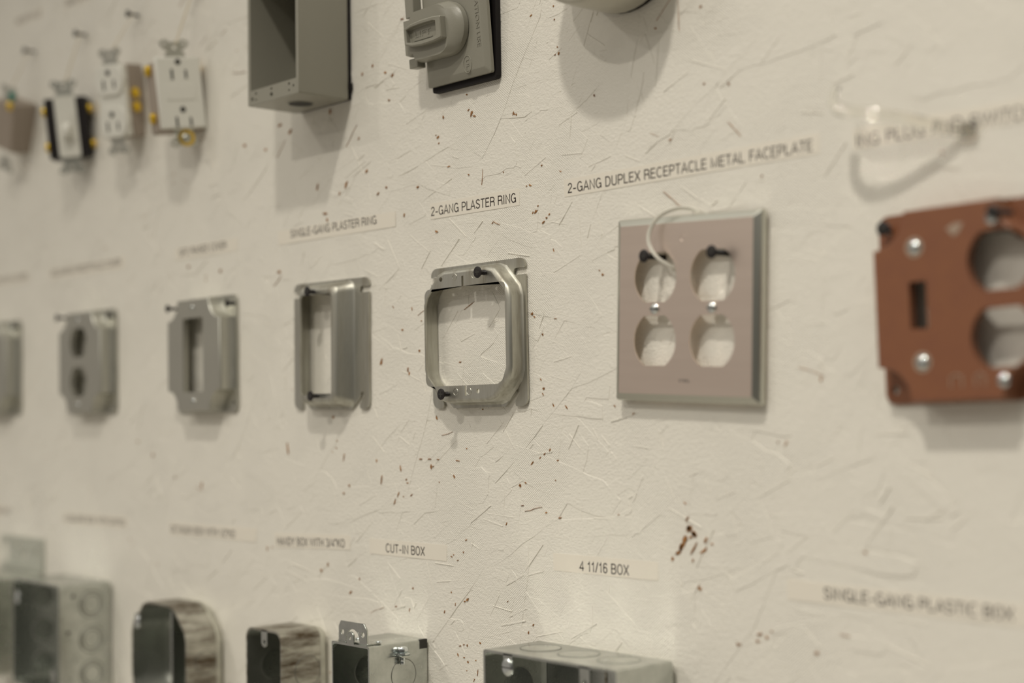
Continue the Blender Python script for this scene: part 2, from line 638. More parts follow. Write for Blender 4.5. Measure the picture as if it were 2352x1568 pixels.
#CHIPS_BEGIN
CHIPS = [(70, -28.7, 2.32, 1.16, 50), (64.9, -31.4, 3.2, 1.16, 40), (60.5, -34.1, 2.63, 0.88, 38), (52.7, -37.7, 3.81, 1.17, 38), (77.4, -35.6, 1.44, 1.15, 0), (39.6, -53.4, 2.37, 2.07, 20), (45.4, -51.2, 2.06, 1.18, -30), (75, -48.9, 1.15, 0.87, 0), (65.6, -70.7, 2.32, 1.16, 0), (78.6, -73.6, 3.17, 1.44, 10), (25.2, -80.1, 2.69, 0.6, 60), (41.9, -66.9, 2.66, 0.59, 10), (-15.9, -28.7, 1.23, 0.92, 0), (-68.6, -36.9, 4.47, 0.96, 2), (-58.4, -36.8, 5.07, 0.95, 2), (-48.3, -36.9, 3.78, 0.94, 0), (-26.2, -37.5, 4.96, 0.93, -5), (-56.5, -42.4, 1.58, 3.8, 0), (-54.5, -42.1, 2.53, 0.95, 10), (-86, -52.4, 2.26, 1.61, 50), (-84.5, -54.9, 2.26, 1.29, 0), (-95.7, -63.7, 5.19, 1.3, 65), (-100.1, -69.4, 5.21, 1.3, 65), (-89.4, -65.1, 1.29, 0.97, 60), (-80, -63.8, 3.53, 0.96, 30), (-30.3, -48.8, 2.8, 1.55, 110), (-116.5, -53.8, 7.9, 1.64, 80), (-122.3, -39, 3.3, 1.65, 100), (-164.6, -36.7, 9.5, 1.36, 75), (-158.1, -58.9, 2.7, 2.03, 0), (-165.1, -65.2, 2.71, 2.04, 0), (-47.2, -53.3, 1.26, 0.94, 0), (-92.7, -44.4, 4.54, 1.3, 100), (-18.2, -93.6, 1.85, 0.92, 20), (-21.3, -102.4, 1.54, 0.62, 90), (-35, -131.8, 1.87, 1.25, -40), (-17.7, -135.6, 3.69, 1.85, 40), (-20.6, -137.1, 1.85, 1.23, 30), (-30.8, -140.1, 3.11, 0.62, 80), (-43.1, -146.5, 3.13, 1.25, 75), (-83.7, -148.5, 3.22, 1.29, 75), (-100.5, -147.7, 2.6, 1.3, 20), (-157.8, -141.6, 3.37, 2.36, 40), (-79.7, -132.5, 1.93, 1.28, 70), (-196.9, -127.4, 3.8, 2.07, -40), (-187.8, -122, 4.13, 1.38, 80), (190.8, -69.3, 2.64, 1.85, 60), (192.1, -75, 4.22, 3.69, 30), (195.9, -78.2, 4.21, 3.16, -35), (187.6, -84.5, 3.71, 2.65, 60), (185.4, -87.3, 5.3, 2.39, 60), (184, -90, 3.72, 1.33, 55), (178.1, -94.3, 2.93, 2.4, 80), (195.6, -86.9, 9.47, 1.58, 55), (205.1, -81.7, 4.7, 1.83, 58), (203.2, -88.1, 7.84, 1.83, 35), (209.8, -83.5, 1.56, 1.3, 0), (194.4, -94.4, 2.11, 1.32, 80), (199.5, -110.8, 3.67, 2.1, -30), (189, -59.8, 3.7, 0.79, -35), (132.8, -69.3, 2.21, 0.83, 0), (244.7, -133.7, 4.54, 1.77, 10), (243, -138.1, 2.53, 1.52, 0), (249.8, -135.2, 1.76, 2.26, 0), (228.3, -141.4, 2.05, 2.05, 70), (319.3, -82.1, 2.37, 2.13, 0), (285, -140.3, 2.93, 1.95, 0), (253.4, -131.3, 1.5, 1.25, 0), (51, -146.9, 1.76, 1.47, 50), (46.1, -152.6, 1.18, 2.35, 0), (-4.2, -164.6, 2.13, 1.22, -30), (-26.1, -169, 3.09, 0.93, 10), (-22.2, -167.7, 1.85, 0.93, 40), (-18.4, -167.9, 2.15, 1.23, 80), (-28.6, -175.7, 2.79, 0.93, -60), (-21.9, -176.8, 2.16, 0.93, 0), (-17.7, -179.4, 1.54, 1.85, 0), (-9.1, -177.5, 1.22, 0.92, 0), (-7.4, -185.8, 4.89, 0.61, 80), (-11.3, -191.5, 3.06, 0.92, 60), (-19.2, -185.7, 1.23, 0.92, 0), (-5.6, 209.9, 4.91, 2.15, 60), (-2.8, 207.6, 3.06, 1.22, -20), (-8.9, 213, 2.77, 0.92, 40), (-10.6, 224.2, 1.85, 1.23, 30), (-37.3, 212, 1.57, 2.51, 10), (-43.6, 198.2, 3.78, 1.89, 30), (-46, 200.1, 1.89, 0.95, 0), (-42.7, 193.6, 1.89, 1.26, 40), (-31.6, 175.2, 3.74, 1.25, 10), (-9.9, 166.5, 1.84, 1.23, -30), (-68.2, 164.3, 2.88, 1.92, 20), (-131, 184.2, 3.66, 2.33, 30), (-158, 176.9, 7.45, 2.71, 65), (-166.9, 171.1, 3.4, 2.38, 60), (-197.3, 180.2, 6.24, 2.43, 75), (-106.4, 168.8, 2.29, 1.97, 0), (-116.9, 165, 3.96, 1.65, 30), (-121.7, 264.8, 2.98, 2.32, 60), (-135.3, 260.7, 3.34, 2.34, 60), (-105.8, 256.6, 3.28, 1.97, -30), (-97.2, 253.1, 3.26, 1.96, 40), (-84.6, 293.6, 3.88, 1.62, 0), (-101.9, 234.9, 2.62, 1.96, 0), (-178.8, 238.1, 4.8, 2.75, 80), (-251.2, 237.7, 6.45, 2.87, 10), (-235.9, 230, 6.39, 3.55, 40), (-305.2, 228.4, 4.43, 3.33, 0), (-272.6, 220.2, 3.63, 2.9, 0), (-140.7, 211, 4.02, 1.68, 60), (38.7, 203.1, 2.97, 1.49, 70), (40, 202.3, 1.49, 1.19, 0), (27.4, 163.6, 0.9, 0.9, 0), (84.7, 236.5, 2.3, 1.44, 60), (80.9, 236.1, 1.44, 0.58, 20), (83.5, 240.9, 1.15, 1.15, 0), (81, 260.2, 1.44, 0.87, 50), (80.4, 269.3, 1.45, 1.16, 60), (57.9, 267.3, 2.94, 0.88, 30), (41.8, 201.7, 1.78, 1.19, 60), (84.5, 157.1, 2.01, 0.86, -30), (54.4, 151.3, 3.23, 1.18, -20), (50.9, 151.1, 1.18, 0.88, 0), (61.9, 136.2, 1.46, 1.17, 20), (209.6, 242.1, 2.36, 1.31, 40), (172.2, 236.1, 1.62, 1.35, 0), (211.1, 194.5, 1.83, 1.57, 0), (230.1, 191.3, 1.54, 1.54, 0), (182.7, 164.2, 2.4, 1.07, 20), (60, 132.5, 3.51, 2.34, 30), (57, 132.2, 2.05, 1.17, 60), (67.2, 124.6, 3.49, 1.16, 30), (70.2, 127.3, 1.74, 1.74, 0), (72.9, 129.4, 1.74, 1.16, 40), (-47, 129.5, 3.47, 1.58, -20), (54.5, 63.5, 2.64, 2.05, 20), (56.7, 61.3, 2.05, 0.88, -40), (64.6, 48.8, 1.46, 2.04, 60), (65, 12.4, 1.75, 2.91, 70), (-88.6, 59.4, 2.91, 1.94, 10), (-82.3, 29.2, 3.87, 1.93, 85), (-80.8, 26.3, 3.22, 1.61, 70), (-68.5, 43, 1.92, 1.92, 40), (-21.8, 33.1, 3.09, 0.93, 10), (-114.9, 36.1, 5.92, 2.96, 60), (-178.7, -5.6, 2.74, 2.74, 0), (-49.2, -6.9, 1.58, 3.78, 20), (2.2, -1, 1.52, 0.91, 0), (-84.8, 145.2, 2.91, 1.62, 80), (-187.3, 157.3, 8.96, 1.72, -5), (-184.4, 151.8, 1.72, 4.13, 20), (122.2, 85.1, 1.68, 2.51, 80), (119.5, 87.9, 1.12, 1.12, 0), (86.6, -0.4, 4.01, 0.86, -50), (74.1, 1.2, 2.89, 0.87, -60), (64.1, 8.7, 2.91, 0.87, -60), (62.2, 18.4, 2.33, 0.87, -50), (292.5, 13.4, 3.4, 1.7, 80), (-253.7, 115.2, 5.02, 2.87, 0), (-346.3, 123.4, 3.4, 3.4, 0), (-400.6, 131.5, 3.5, 3.5, 0), (230.3, -141.2, 1.53, 1.28, 0), (-243.1, -31, 2.13, 10.67, 10), (-380.2, -65.1, 6.15, 3.08, 80), (-467.4, -39.3, 3.22, 5.64, 0), (15.2, 129.3, 1.81, 0.6, 30), (66.4, 163.2, 1.46, 1.17, 0)]
CHIPS += [(191.5, -75.3, 4.6, 3.6, 40), (195.5, -78.4, 5.2, 3.2, -35), (188.5, -82.0, 5.0, 3.6, 65), (185.0, -87.0, 6.4, 3.2, 60), (182.0, -90.5, 3.6, 1.8, 50), (190.0, -70.0, 2.4, 1.8, 70), (193.0, -80.5, 3.0, 1.6, 20)]
#CHIPS_END
build_wall()
fl = MB()
fl.box(-2600, 1900, 0, 3400, -30, 0)
fo = fl.build('floor', M['floor'])
fo.location = (0, 0, 0)
fo['kind'] = 'structure'

FACE = 1.0        # everything on the wall starts this far out, clear of the strand relief


# ------------------------------------------------------------------ screws and nails
def screw(x, o, z, label, r=4.0, material='black', group=None, tilt=(0, 0), shank=1.7, name='drywall_screw'):
    t = thing(name, label, 'screw', x, 0, z, group=group)
    if tilt != (0, 0):
        t.rotation_euler = (R(tilt[1]), 0, R(tilt[0]))
    h = MB()
    h.rings((0, o, 0), 'o', [(shank, -3.4), (shank * 1.15, -2.4), (r * 0.62, -1.2), (r, -0.2), (r, 0.25), (r * 0.9, 0.45)], n=22)
    hd = h.build('head', M[material], t)
    c = MB()
    c.box(-r * 0.55, r * 0.55, o + 0.40, o + 0.52, -0.45, 0.45)
    c.box(-0.45, 0.45, o + 0.40, o + 0.53, -r * 0.55, r * 0.55)
    c.build('cross_recess', M['slot'], hd)
    s = MB()
    prof = [(shank * 0.75, -8.0)]
    k = -8.0
    while k < o - 3.6:
        prof += [(shank * 0.72, k), (shank * 1.08, k + 0.55), (shank * 0.72, k + 1.1)]
        k += 1.4
    prof.append((shank * 0.8, o - 3.2))
    s.rings((0, 0, 0), 'o', prof, n=12)
    s.build('shank', M[material], t)
    return t


def small_screw(x, o, z, r, name, m, parent, axis='o', sgn=1, slotted=True):
    b = MB()
    b.rings((x, o, z), axis, [(r, 0), (r, 0.5 * sgn), (r * 0.85, 1.1 * sgn), (r * 0.5, 1.5 * sgn), (0.15, 1.6 * sgn)], n=18)
    s = b.build(name, m, parent)
    if slotted and axis == 'o':
        q = MB()
        q.box(x - r * 0.85, x + r * 0.85, o + 1.25 * sgn, o + 1.62 * sgn, z - 0.35, z + 0.35)
        q.build('screw_slot', M['slot'], s)
    return s


# ------------------------------------------------------------------ lettering drawn as strokes (narrow grotesque capitals)
def _a(cx, cz, rx, rz, a0, a1, n=10):
    return [(cx + rx * math.cos(R(a0 + (a1 - a0) * i / n)), cz + rz * math.sin(R(a0 + (a1 - a0) * i / n))) for i in range(n + 1)]


GLYPH = {
    'A': (0.62, [[(0.03, 0), (0.31, 0.97), (0.59, 0)], [(0.13, 0.33), (0.49, 0.33)]]),
    'B': (0.60, [[(0.08, 0.04), (0.08, 0.96), (0.32, 0.96)] + _a(0.32, 0.74, 0.19, 0.22, 90, -90) + [(0.08, 0.52)], [(0.08, 0.52), (0.33, 0.52)] + _a(0.33, 0.28, 0.21, 0.24, 90, -90) + [(0.08, 0.04)]]),
    'C': (0.62, [_a(0.33, 0.5, 0.26, 0.47, 42, 318, 18)]),
    'D': (0.62, [[(0.08, 0.04), (0.08, 0.96), (0.28, 0.96)] + _a(0.28, 0.5, 0.27, 0.46, 90, -90, 14) + [(0.08, 0.04)]]),
    'E': (0.54, [[(0.51, 0.05), (0.08, 0.05), (0.08, 0.95), (0.50, 0.95)], [(0.08, 0.52), (0.46, 0.52)]]),
    'F': (0.50, [[(0.08, 0), (0.08, 0.95), (0.48, 0.95)], [(0.08, 0.5), (0.43, 0.5)]]),
    'G': (0.66, [_a(0.33, 0.5, 0.26, 0.47, 42, 310, 18) + [(0.57, 0.25), (0.57, 0.46), (0.36, 0.46)], [(0.59, 0.0), (0.58, 0.3)]]),
    'H': (0.62, [[(0.08, 0), (0.08, 1)], [(0.54, 0), (0.54, 1)], [(0.08, 0.52), (0.54, 0.52)]]),
    'I': (0.24, [[(0.12, 0), (0.12, 1)]]),
    'J': (0.48, [[(0.40, 1), (0.40, 0.25)] + _a(0.22, 0.23, 0.18, 0.2, 0, -180)]),
    'K': (0.60, [[(0.08, 0), (0.08, 1)], [(0.56, 1), (0.10, 0.42)], [(0.24, 0.58), (0.58, 0)]]),
    'L': (0.50, [[(0.08, 1), (0.08, 0.05), (0.48, 0.05)]]),
    'M': (0.74, [[(0.08, 0), (0.08, 0.96), (0.37, 0.06), (0.66, 0.96), (0.66, 0)]]),
    'N': (0.62, [[(0.08, 0), (0.08, 0.95), (0.54, 0.05), (0.54, 1)]]),
    'O': (0.66, [_a(0.33, 0.5, 0.26, 0.47, 0, 360, 26)]),
    'P': (0.56, [[(0.08, 0), (0.08, 0.95), (0.31, 0.95)] + _a(0.31, 0.70, 0.21, 0.25, 90, -90) + [(0.08, 0.45)]]),
    'Q': (0.66, [_a(0.33, 0.5, 0.26, 0.47, 0, 360, 26), [(0.38, 0.22), (0.60, -0.04)]]),
    'R': (0.61, [[(0.08, 0), (0.08, 0.95), (0.33, 0.95)] + _a(0.33, 0.72, 0.2, 0.23, 90, -90) + [(0.08, 0.49)], [(0.33, 0.49)] + _a(0.36, 0.34, 0.17, 0.15, 80, 0, 5) + [(0.55, 0.0)]]),
    'S': (0.58, [_a(0.29, 0.745, 0.21, 0.215, 15, 180, 9) + [(0.10, 0.66), (0.2, 0.55), (0.38, 0.47), (0.49, 0.37)] + _a(0.29, 0.265, 0.22, 0.225, 10, -170, 9)]),
    'T': (0.54, [[(0.02, 0.95), (0.52, 0.95)], [(0.27, 0.95), (0.27, 0)]]),
    'U': (0.62, [[(0.08, 1), (0.08, 0.28)] + _a(0.31, 0.28, 0.23, 0.24, 180, 360) + [(0.54, 1)]]),
    'V': (0.60, [[(0.03, 1), (0.30, 0.03), (0.57, 1)]]),
    'W': (0.86, [[(0.03, 1), (0.22, 0.04), (0.43, 0.95), (0.64, 0.04), (0.83, 1)]]),
    'X': (0.60, [[(0.04, 1), (0.56, 0)], [(0.56, 1), (0.04, 0)]]),
    'Y': (0.58, [[(0.03, 1), (0.29, 0.42), (0.55, 1)], [(0.29, 0.42), (0.29, 0)]]),
    '1': (0.40, [[(0.06, 0.74), (0.18, 0.78), (0.26, 0.97), (0.26, 0)]]),
    '2': (0.52, [_a(0.26, 0.72, 0.19, 0.24, 170, -20, 10) + [(0.10, 0.16), (0.07, 0.05), (0.47, 0.05)]]),
    '3': (0.52, [_a(0.25, 0.74, 0.18, 0.22, 160, -90, 10), _a(0.25, 0.28, 0.2, 0.24, 90, -160, 10)]),
    '4': (0.54, [[(0.38, 0), (0.38, 0.94), (0.05, 0.28), (0.51, 0.28)]]),
    '6': (0.54, [_a(0.27, 0.31, 0.19, 0.27, 150, -210, 18) + [(0.10, 0.62)] + _a(0.28, 0.68, 0.19, 0.28, 160, 25, 8)]),
    '-': (0.42, [[(0.05, 0.38), (0.37, 0.38)]]),
    '/': (0.34, [[(0.03, -0.02), (0.31, 1.0)]]),
    '"': (0.30, [[(0.08, 1), (0.08, 0.72)], [(0.21, 1), (0.21, 0.72)]]),
    ' ': (0.26, []),
}


def stroke_text(txt, width, cap, x0, z0, o0, name, m, parent, weight=0.125):
    """every stroke is a mitred ribbon with a little thickness"""
    total = sum(GLYPH[c][0] + 0.05 for c in txt) - 0.05
    sx = width / total
    hw = weight * cap / 2
    b = MB()
    pen = 0.0
    k = 0
    for ch in txt:
        w, strokes = GLYPH[ch]
        for st in strokes:
            pts = [Vector((x0 + (pen + q[0]) * sx, z0 + q[1] * cap)) for q in st]
            pts = [q for i, q in enumerate(pts) if i == 0 or (q - pts[i - 1]).length > 1e-4]
            closed = (pts[0] - pts[-1]).length < 1e-3
            if closed:
                pts = pts[:-1]
            n = len(pts)
            vs = []
            for i in range(n):
                pa = pts[i - 1] if (i or closed) else None
                pb = pts[(i + 1) % n] if (i < n - 1 or closed) else None
                d1 = (pts[i] - pa).normalized() if pa is not None else None
                d2 = (pb - pts[i]).normalized() if pb is not None else None
                d1 = d1 or d2
                d2 = d2 or d1
                n1, n2 = Vector((-d1.y, d1.x)), Vector((-d2.y, d2.x))
                mt = n1 + n2
                mt = mt.normalized() if mt.length > 1e-3 else n1
                f = min(1.0 / max(mt.dot(n1), 0.35), 1.9)
                a, c = pts[i] + mt * hw * f, pts[i] - mt * hw * f
                t_ = 0.003 * (k % 4)
                vs += [(a.x, o0 + 0.05 + t_, a.y), (c.x, o0 + 0.05 + t_, c.y), (a.x, o0 - 0.02, a.y), (c.x, o0 - 0.02, c.y)]
            fs = []
            for i in range(n if closed else n - 1):
                p_, q_ = i * 4, ((i + 1) % n) * 4
                fs += [(p_, p_ + 1, q_ + 1, q_), (p_, q_, q_ + 2, p_ + 2), (p_ + 1, p_ + 3, q_ + 3, q_ + 1)]
            if not closed:
                e_ = (n - 1) * 4
                fs += [(0, 2, 3, 1), (e_, e_ + 1, e_ + 3, e_ + 2)]
            b.add(vs, fs)
            k += 1
        pen += w + 0.05
    return b.build(name, m, parent, smooth=20)


# ------------------------------------------------------------------ labels
def label_tape(x0, x1, zc, txt, tx0, tx1, base, desc, roll=0.0, h=11.6):
    cx = (x0 + x1) / 2
    t = thing('label_strip', desc, 'label', cx, 0, zc, roll=roll, group='printed labels on the board')
    b = MB()
    b.prism(rrect((x1 - x0) / 2, h / 2, 0.6, n=3), [], 0.2, 0.42)
    b.build('tape', M['tape'], t)
    stroke_text(txt, tx1 - tx0, 6.5, tx0 - cx, base - zc, 0.425, 'lettering', M['ink'], t)
    return t


label_tape(-53.8, 43.5, 144.6, '2-GANG PLASTER RING', -52.9, 40.3, 141.2, 'label tape reading 2-GANG PLASTER RING, above the two-gang plaster ring')
label_tape(-254.7, -95.5, 143.6, 'SINGLE-GANG PLASTER RING', -236.6, -119.0, 142.2, 'label tape reading SINGLE-GANG PLASTER RING, below the grey device box')
label_tape(87.7, 295.0, 145.8, '2-GANG DUPLEX RECEPTACLE METAL FACEPLATE', 91.1, 290.5, 142.2, 'long label tape reading 2-GANG DUPLEX RECEPTACLE METAL FACEPLATE', roll=0.4)
label_tape(317.4, 440.0, 145.6, 'ING PLUG AND SWITCH', 319.3, 426.5, 141.2, 'blurred label tape reading PLUG AND SWITCH, above the red cover', roll=0.3)
label_tape(-425.0, -318.0, 144.5, 'GFCI RAISED COVER', -416.8, -336.0, 142.3, 'blurred label tape above the grey cover with a rectangular opening')
label_tape(-684.0, -520.0, 145.3, '4SQ DUPLEX RECEPTACLE COVER', -679.8, -528.6, 143.2, 'blurred label tape above the grey cover with two round openings')
label_tape(-890.0, -733.0, 147.2, '4SQ TOGGLE SWITCH COVER', -880.0, -737.3, 145.1, 'blurred label tape cut by the left edge, above the partly seen grey cover')
label_tape(-768.0, -698.0, 426.0, 'RECEPTACLE', -763.9, -702.5, 423.2, 'blurred label tape near the top left corner, above the taupe receptacle', roll=-1.5)
label_tape(-650.0, -584.0, 421.5, 'TOGGLE SWITCH', -646.4, -588.4, 418.5, 'blurred label tape at the top edge, above the black toggle switch', roll=-1.5)
label_tape(-132.5, -40.0, -104.2, 'CUT-IN BOX', -112.2, -65.0, -107.7, 'label tape reading CUT-IN BOX, above the box with a metal ear')
label_tape(71.4, 165.7, -103.0, '4 11/16 BOX', 96.2, 140.9, -107.3, 'label tape reading 4 11/16 BOX, above the widest box', roll=0.0)
label_tape(-264.0, -158.0, -105.0, 'HANDY BOX WITH 3/4"KO', -260.4, -164.8, -109.0, 'blurred label tape reading HANDY BOX WITH 3/4"KO', roll=2.0)
label_tape(-437.0, -292.0, -105.0, 'OCTAGON BOX WITH 1/2"KO', -435.2, -325.1, -108.6, 'blurred label tape above the octagonal box', roll=0.4)
label_tape(-655.0, -517.0, -104.6, '4 SQUARE BOX WITH 3/4"KO', -651.0, -521.9, -107.9, 'blurred label tape above the square box with round knockouts', roll=0.4)
label_tape(-905.0, -773.0, -104.2, 'BOX WITH BRACKET', -880.0, -777.0, -107.5, 'blurred label tape cut by the left edge, above the box with a bracket plate')
label_tape(265.4, 425.0, -107.2, 'SINGLE-GANG PLASTIC BOX', 290.6, 407.0, -110.2, 'blurred label tape reading SINGLE-GANG PLASTIC BOX, at the lower right', roll=-0.7)


# ------------------------------------------------------------------ flange outline with key-slots
def flange_outline(h=50.8, r=6.0):
    """4 inch square flange: side slots in the upper ears, slanting slots cut into the lower edge"""
    def right():
        p = [(27.5, -h), (40.0, -40.7)]
        p += arc(41.6, -39.4, 2.1, 200, -20, 6)
        p += [(43.7, -40.8), (38.3, -47.3)]
        p += arc(40.4, -48.7, 2.1, 150, 270, 4)
        p += arc(h - r, -h + r, r, -90, 0, 5)
        p += [(h, 39.3), (42.0, 39.3)]
        p += arc(41.5, 41.7, 2.4, -90, -270, 6)
        p += [(h - 1.2, 44.1)]
        p += arc(h - 1.2, 45.3, 1.2, -90, 0, 3)
        p += arc(h - r, h - r, r, 0, 90, 5)
        return p
    rt = right()
    return rt + [(-q[0], q[1]) for q in rt[::-1]]


def lp(pts, o):
    return [(q[0], o, q[1]) for q in pts]


def raised_ring(t, hw0, hh0, hw1, hh1, top, open_loop, lips, material, chamfer=None, cx=0.0, rr=2.6):
    """flange plate plus a raised collar with a folded front rim"""
    n = 5
    shp = (lambda a, b, k: orect(a, b, chamfer - k * 0.5, n, cx)) if chamfer else (lambda a, b, k: rrect(a, b, 7 - k * 0.4, n, cx))
    hole = shp(hw0 - 0.8, hh0 - 0.8, 0)
    fl = MB()
    fl.prism(flange_outline(), [hole], FACE, FACE + 1.6)
    fl.build('flange', material, t, bevel=0.35)
    c = MB()
    outer = [lp(shp(hw0 + 1.2, hh0 + 1.0, 0), FACE + 1.5), lp(shp(hw0 + 0.2, hh0 + 0.2, 0), FACE + 2.0), lp(shp(hw0 - 0.5, hh0 - 0.4, 0), FACE + 3.2)]
    k = 4
    for i in range(k + 1):
        a = R(90 * i / k)
        f = 1 - math.cos(a)
        outer.append(lp(shp(hw1 - rr * f, hh1 - rr * f, 1), top - rr + rr * math.sin(a)))
    front = shp(hw1 - rr, hh1 - rr, 1)
    c.loft(outer)
    inner = [lp(shp(hw1 - rr, hh1 - rr, 1), top - 1.4), lp(shp(hw1 - 1.6, hh1 - 1.6, 1), top - 3.0), lp(shp(hw0 - 1.6, hh0 - 1.6, 0), FACE + 0.2), lp(shp(hw0 + 0.4, hh0 + 0.2, 0), FACE + 0.2)]
    c.loft(inner)
    c.prism(front, [open_loop] + lips, top - 1.4, top)
    return c.build('collar', material, t, smooth=50)


# ------------------------------------------------------------------ two-gang plaster ring
t = thing('plaster_ring', 'galvanised two-gang plaster ring with a wide square opening', 'plaster ring', 0.0, 0, 51.2, roll=0.43)
# opening outline with the two centre slits
op = []
L_, R_, B_, T_ = -44.6, 42.2, -35.2, 34.6
op += [(-1.0 - 0.6, B_)] + [(-1.6, B_ - 7.2), (0.6, B_ - 7.2), (0.6, B_)]
op += [(R_ - 9, B_), (R_ - 4, B_ + 2.5), (R_ - 1.5, B_ + 8), (R_, B_ + 11)]
op += arc(R_ - 4, T_ - 4, 4, 0, 90, 5)
op += [(-1.6 + 0.8, T_), (-0.8, T_ + 7.2), (-3.0, T_ + 7.2), (-3.0, T_)]
op += arc(L_ + 5, T_ - 5, 5, 90, 180, 5)
op += arc(L_ + 5, B_ + 5, 5, 180, 270, 5)
raised_ring(t, 47.6, 48.2, 47.0, 46.8, 14.0, op, [circle(-25.8, 41.0, 1.7, 12), circle(21.1, 42.0, 2.0, 12), circle(-20.6, -41.0, 2.0, 12), circle(12.5, -39.6, 1.7, 12)], M['zinc_streak'], chamfer=18.5)
for (x, z, kind) in ((-10.5, 40.6, 'p'), (10.5, 41.4, 'u'), (-11.5, -39.5, 'u'), (3.0, -39.5, 'u')):
    st = MB()
    if kind == 'p':
        st.tube([(x + 2.2 * math.cos(R(a)), 14.05, z + 1 + 2.2 * math.sin(R(a))) for a in range(-100, 220, 24)], 0.22, 5)
    else:
        st.tube([(x + 2.4 * math.cos(R(a)), 14.05, z + 2.4 * math.sin(R(a))) for a in range(0, 361, 24)], 0.2, 5)
    st.build('stamped_mark', M['zinc'], t)
screw(22.8, 21.5, 93.2, 'black drywall screw at the top of the two-gang plaster ring')
screw(-18.9, 21.0, 10.1, 'black drywall screw at the bottom left of the two-gang plaster ring')

# ------------------------------------------------------------------ single-gang plaster ring
t = thing('plaster_ring', 'galvanised single-gang plaster ring with a tall narrow opening', 'plaster ring', -178.2, 0, 51.7, roll=-0.44)
raised_ring(t, 32.0, 48.6, 26.6, 46.2, 16.5, rrect(21.0, 39.6, 3, 5, -0.8), [circle(-4, 42.0, 1.6, 12)] * 0, M['zinc_streak'], cx=0.0, rr=4.2)
screw(-180.2, 23, 93.4, 'black drywall screw at the top of the single-gang plaster ring', r=3.9)
screw(-177.3, 23, 11.4, 'black drywall screw at the bottom of the single-gang plaster ring', r=3.9)


# ------------------------------------------------------------------ raised covers
def cover_face(hw=43.5, hh=49.0, cx=31.0, cxx=26.0):
    """face outline with a scooped notch at each corner"""
    def corner(sx, sz):
        pts = []
        for i in range(8):
            a = R(90 * i / 7)
            # scoop centred outside the corner
            px = hw - (hw - cxx) * math.sin(a) ** 1.0
            pz = cx + (hh - cx) * (1 - math.cos(a)) ** 1.0
            pts.append((sx * px, sz * pz))
        return pts
    p = corner(1, 1) + corner(-1, 1)[::-1] + corner(-1, -1) + corner(1, -1)[::-1]
    return p


def raised_cover(label, x, z, roll, openings, material, marks=(), screws=(), top=16.0, name='raised_cover', hw=43.5, hh=49.0):
    t = thing(name, label, 'cover plate', x, 0, z, roll=roll)
    f = MB()
    hole = [(q[0] * 0.9, q[1] * 0.9) for q in cover_face(hw, hh)]
    f.prism(rrect(50.8, 50.8, 6, 5), [hole, circle(44.5, 43.0, 2.2, 10), circle(-44.5, 43.0, 2.2, 10), circle(44.5, -43.0, 2.2, 10), circle(-44.5, -43.0, 2.2, 10)], FACE, FACE + 1.8)
    f.build('flange', material, t, bevel=0.4)
    b = MB()
    prof = [(1.09, 1.03, FACE + 0.4), (1.075, 1.02, FACE + 2.2), (1.05, 1.012, FACE + 3.4)]
    for i in range(6):
        a = R(90 * i / 5)
        prof.append((1.035 - 0.035 * (1 - math.cos(a)), 1.01 - 0.02 * (1 - math.cos(a)), top - 3 + 3 * math.sin(a)))
    base = cover_face(hw, hh)
    loops = [[(q[0] * sx, o, q[1] * sz) for q in base] for sx, sz, o in prof]
    b.loft(loops)
    fo_ = [(q[0] * prof[-1][0], q[1] * prof[-1][1]) for q in base]
    b.prism(fo_, openings, top - 1.5, top)
    body = b.build('raised_face', material, t, smooth=45)
    # turned-in lip of every opening
    for q in openings:
        l_ = MB()
        n = len(q)
        cx = sum(a[0] for a in q) / n
        cz = sum(a[1] for a in q) / n
        big = [(cx + (a[0] - cx) * 1.03, cz + (a[1] - cz) * 1.03) for a in q]
        l_.loft([lp(big, top - 0.2), lp(q, top - 0.6), lp(q, top - 5), lp(big, top - 5)])
        l_.build('opening_lip', material, body)
    for (sx, sz, sr) in screws:
        small_screw(sx, top - 0.2, sz, sr, 'screw', M['chrome'], t)
    return t


dec = [(a, b) for a, b in rrect(16.8, 33.2, 2, 4)]
raised_cover('grey raised cover with one tall rectangular opening', -367.2, 50.3, 0.4, [rrect(16.8, 32.6, 1.5, 4)], M['cover'], screws=[(0, 41.5, 2.2), (0, -40.5, 2.2)])
raised_cover('grey raised cover with two round duplex openings', -585.0, 50.9, 0.25, [duplex(-2, 19.4), duplex(-2, -19.4)], M['cover'], screws=[(-2, 42.0, 2.2), (-2, -42.0, 2.2)])
raised_cover('grey raised cover partly cut off by the left edge', -800.0, 50.9, 0.2, [rrect(5.2, 12, 1, 4)], M['cover'], screws=[(0, 30, 2.2), (0, -30, 2.2)])
screw(-409.5, 17, 93.4, 'black screw through the upper left corner of the grey cover with a rectangular opening', r=3.6, name='drywall_screw', shank=1.5)
screw(-629.5, 18, 97.0, 'black screw at the upper left corner of the grey cover with two round openings', r=3.6, shank=1.5)
screw(-321.5, 9, 93.2, 'black screw in the upper right corner of the grey cover with a rectangular opening', r=3.4, shank=1.5)
screw(-539.2, 9, 94.0, 'black screw in the upper right corner of the grey cover with two round openings', r=3.4, shank=1.5)
screw(-755.0, 9, 94.0, 'black screw in the upper right corner of the cover at the left edge', r=3.4, shank=1.5)

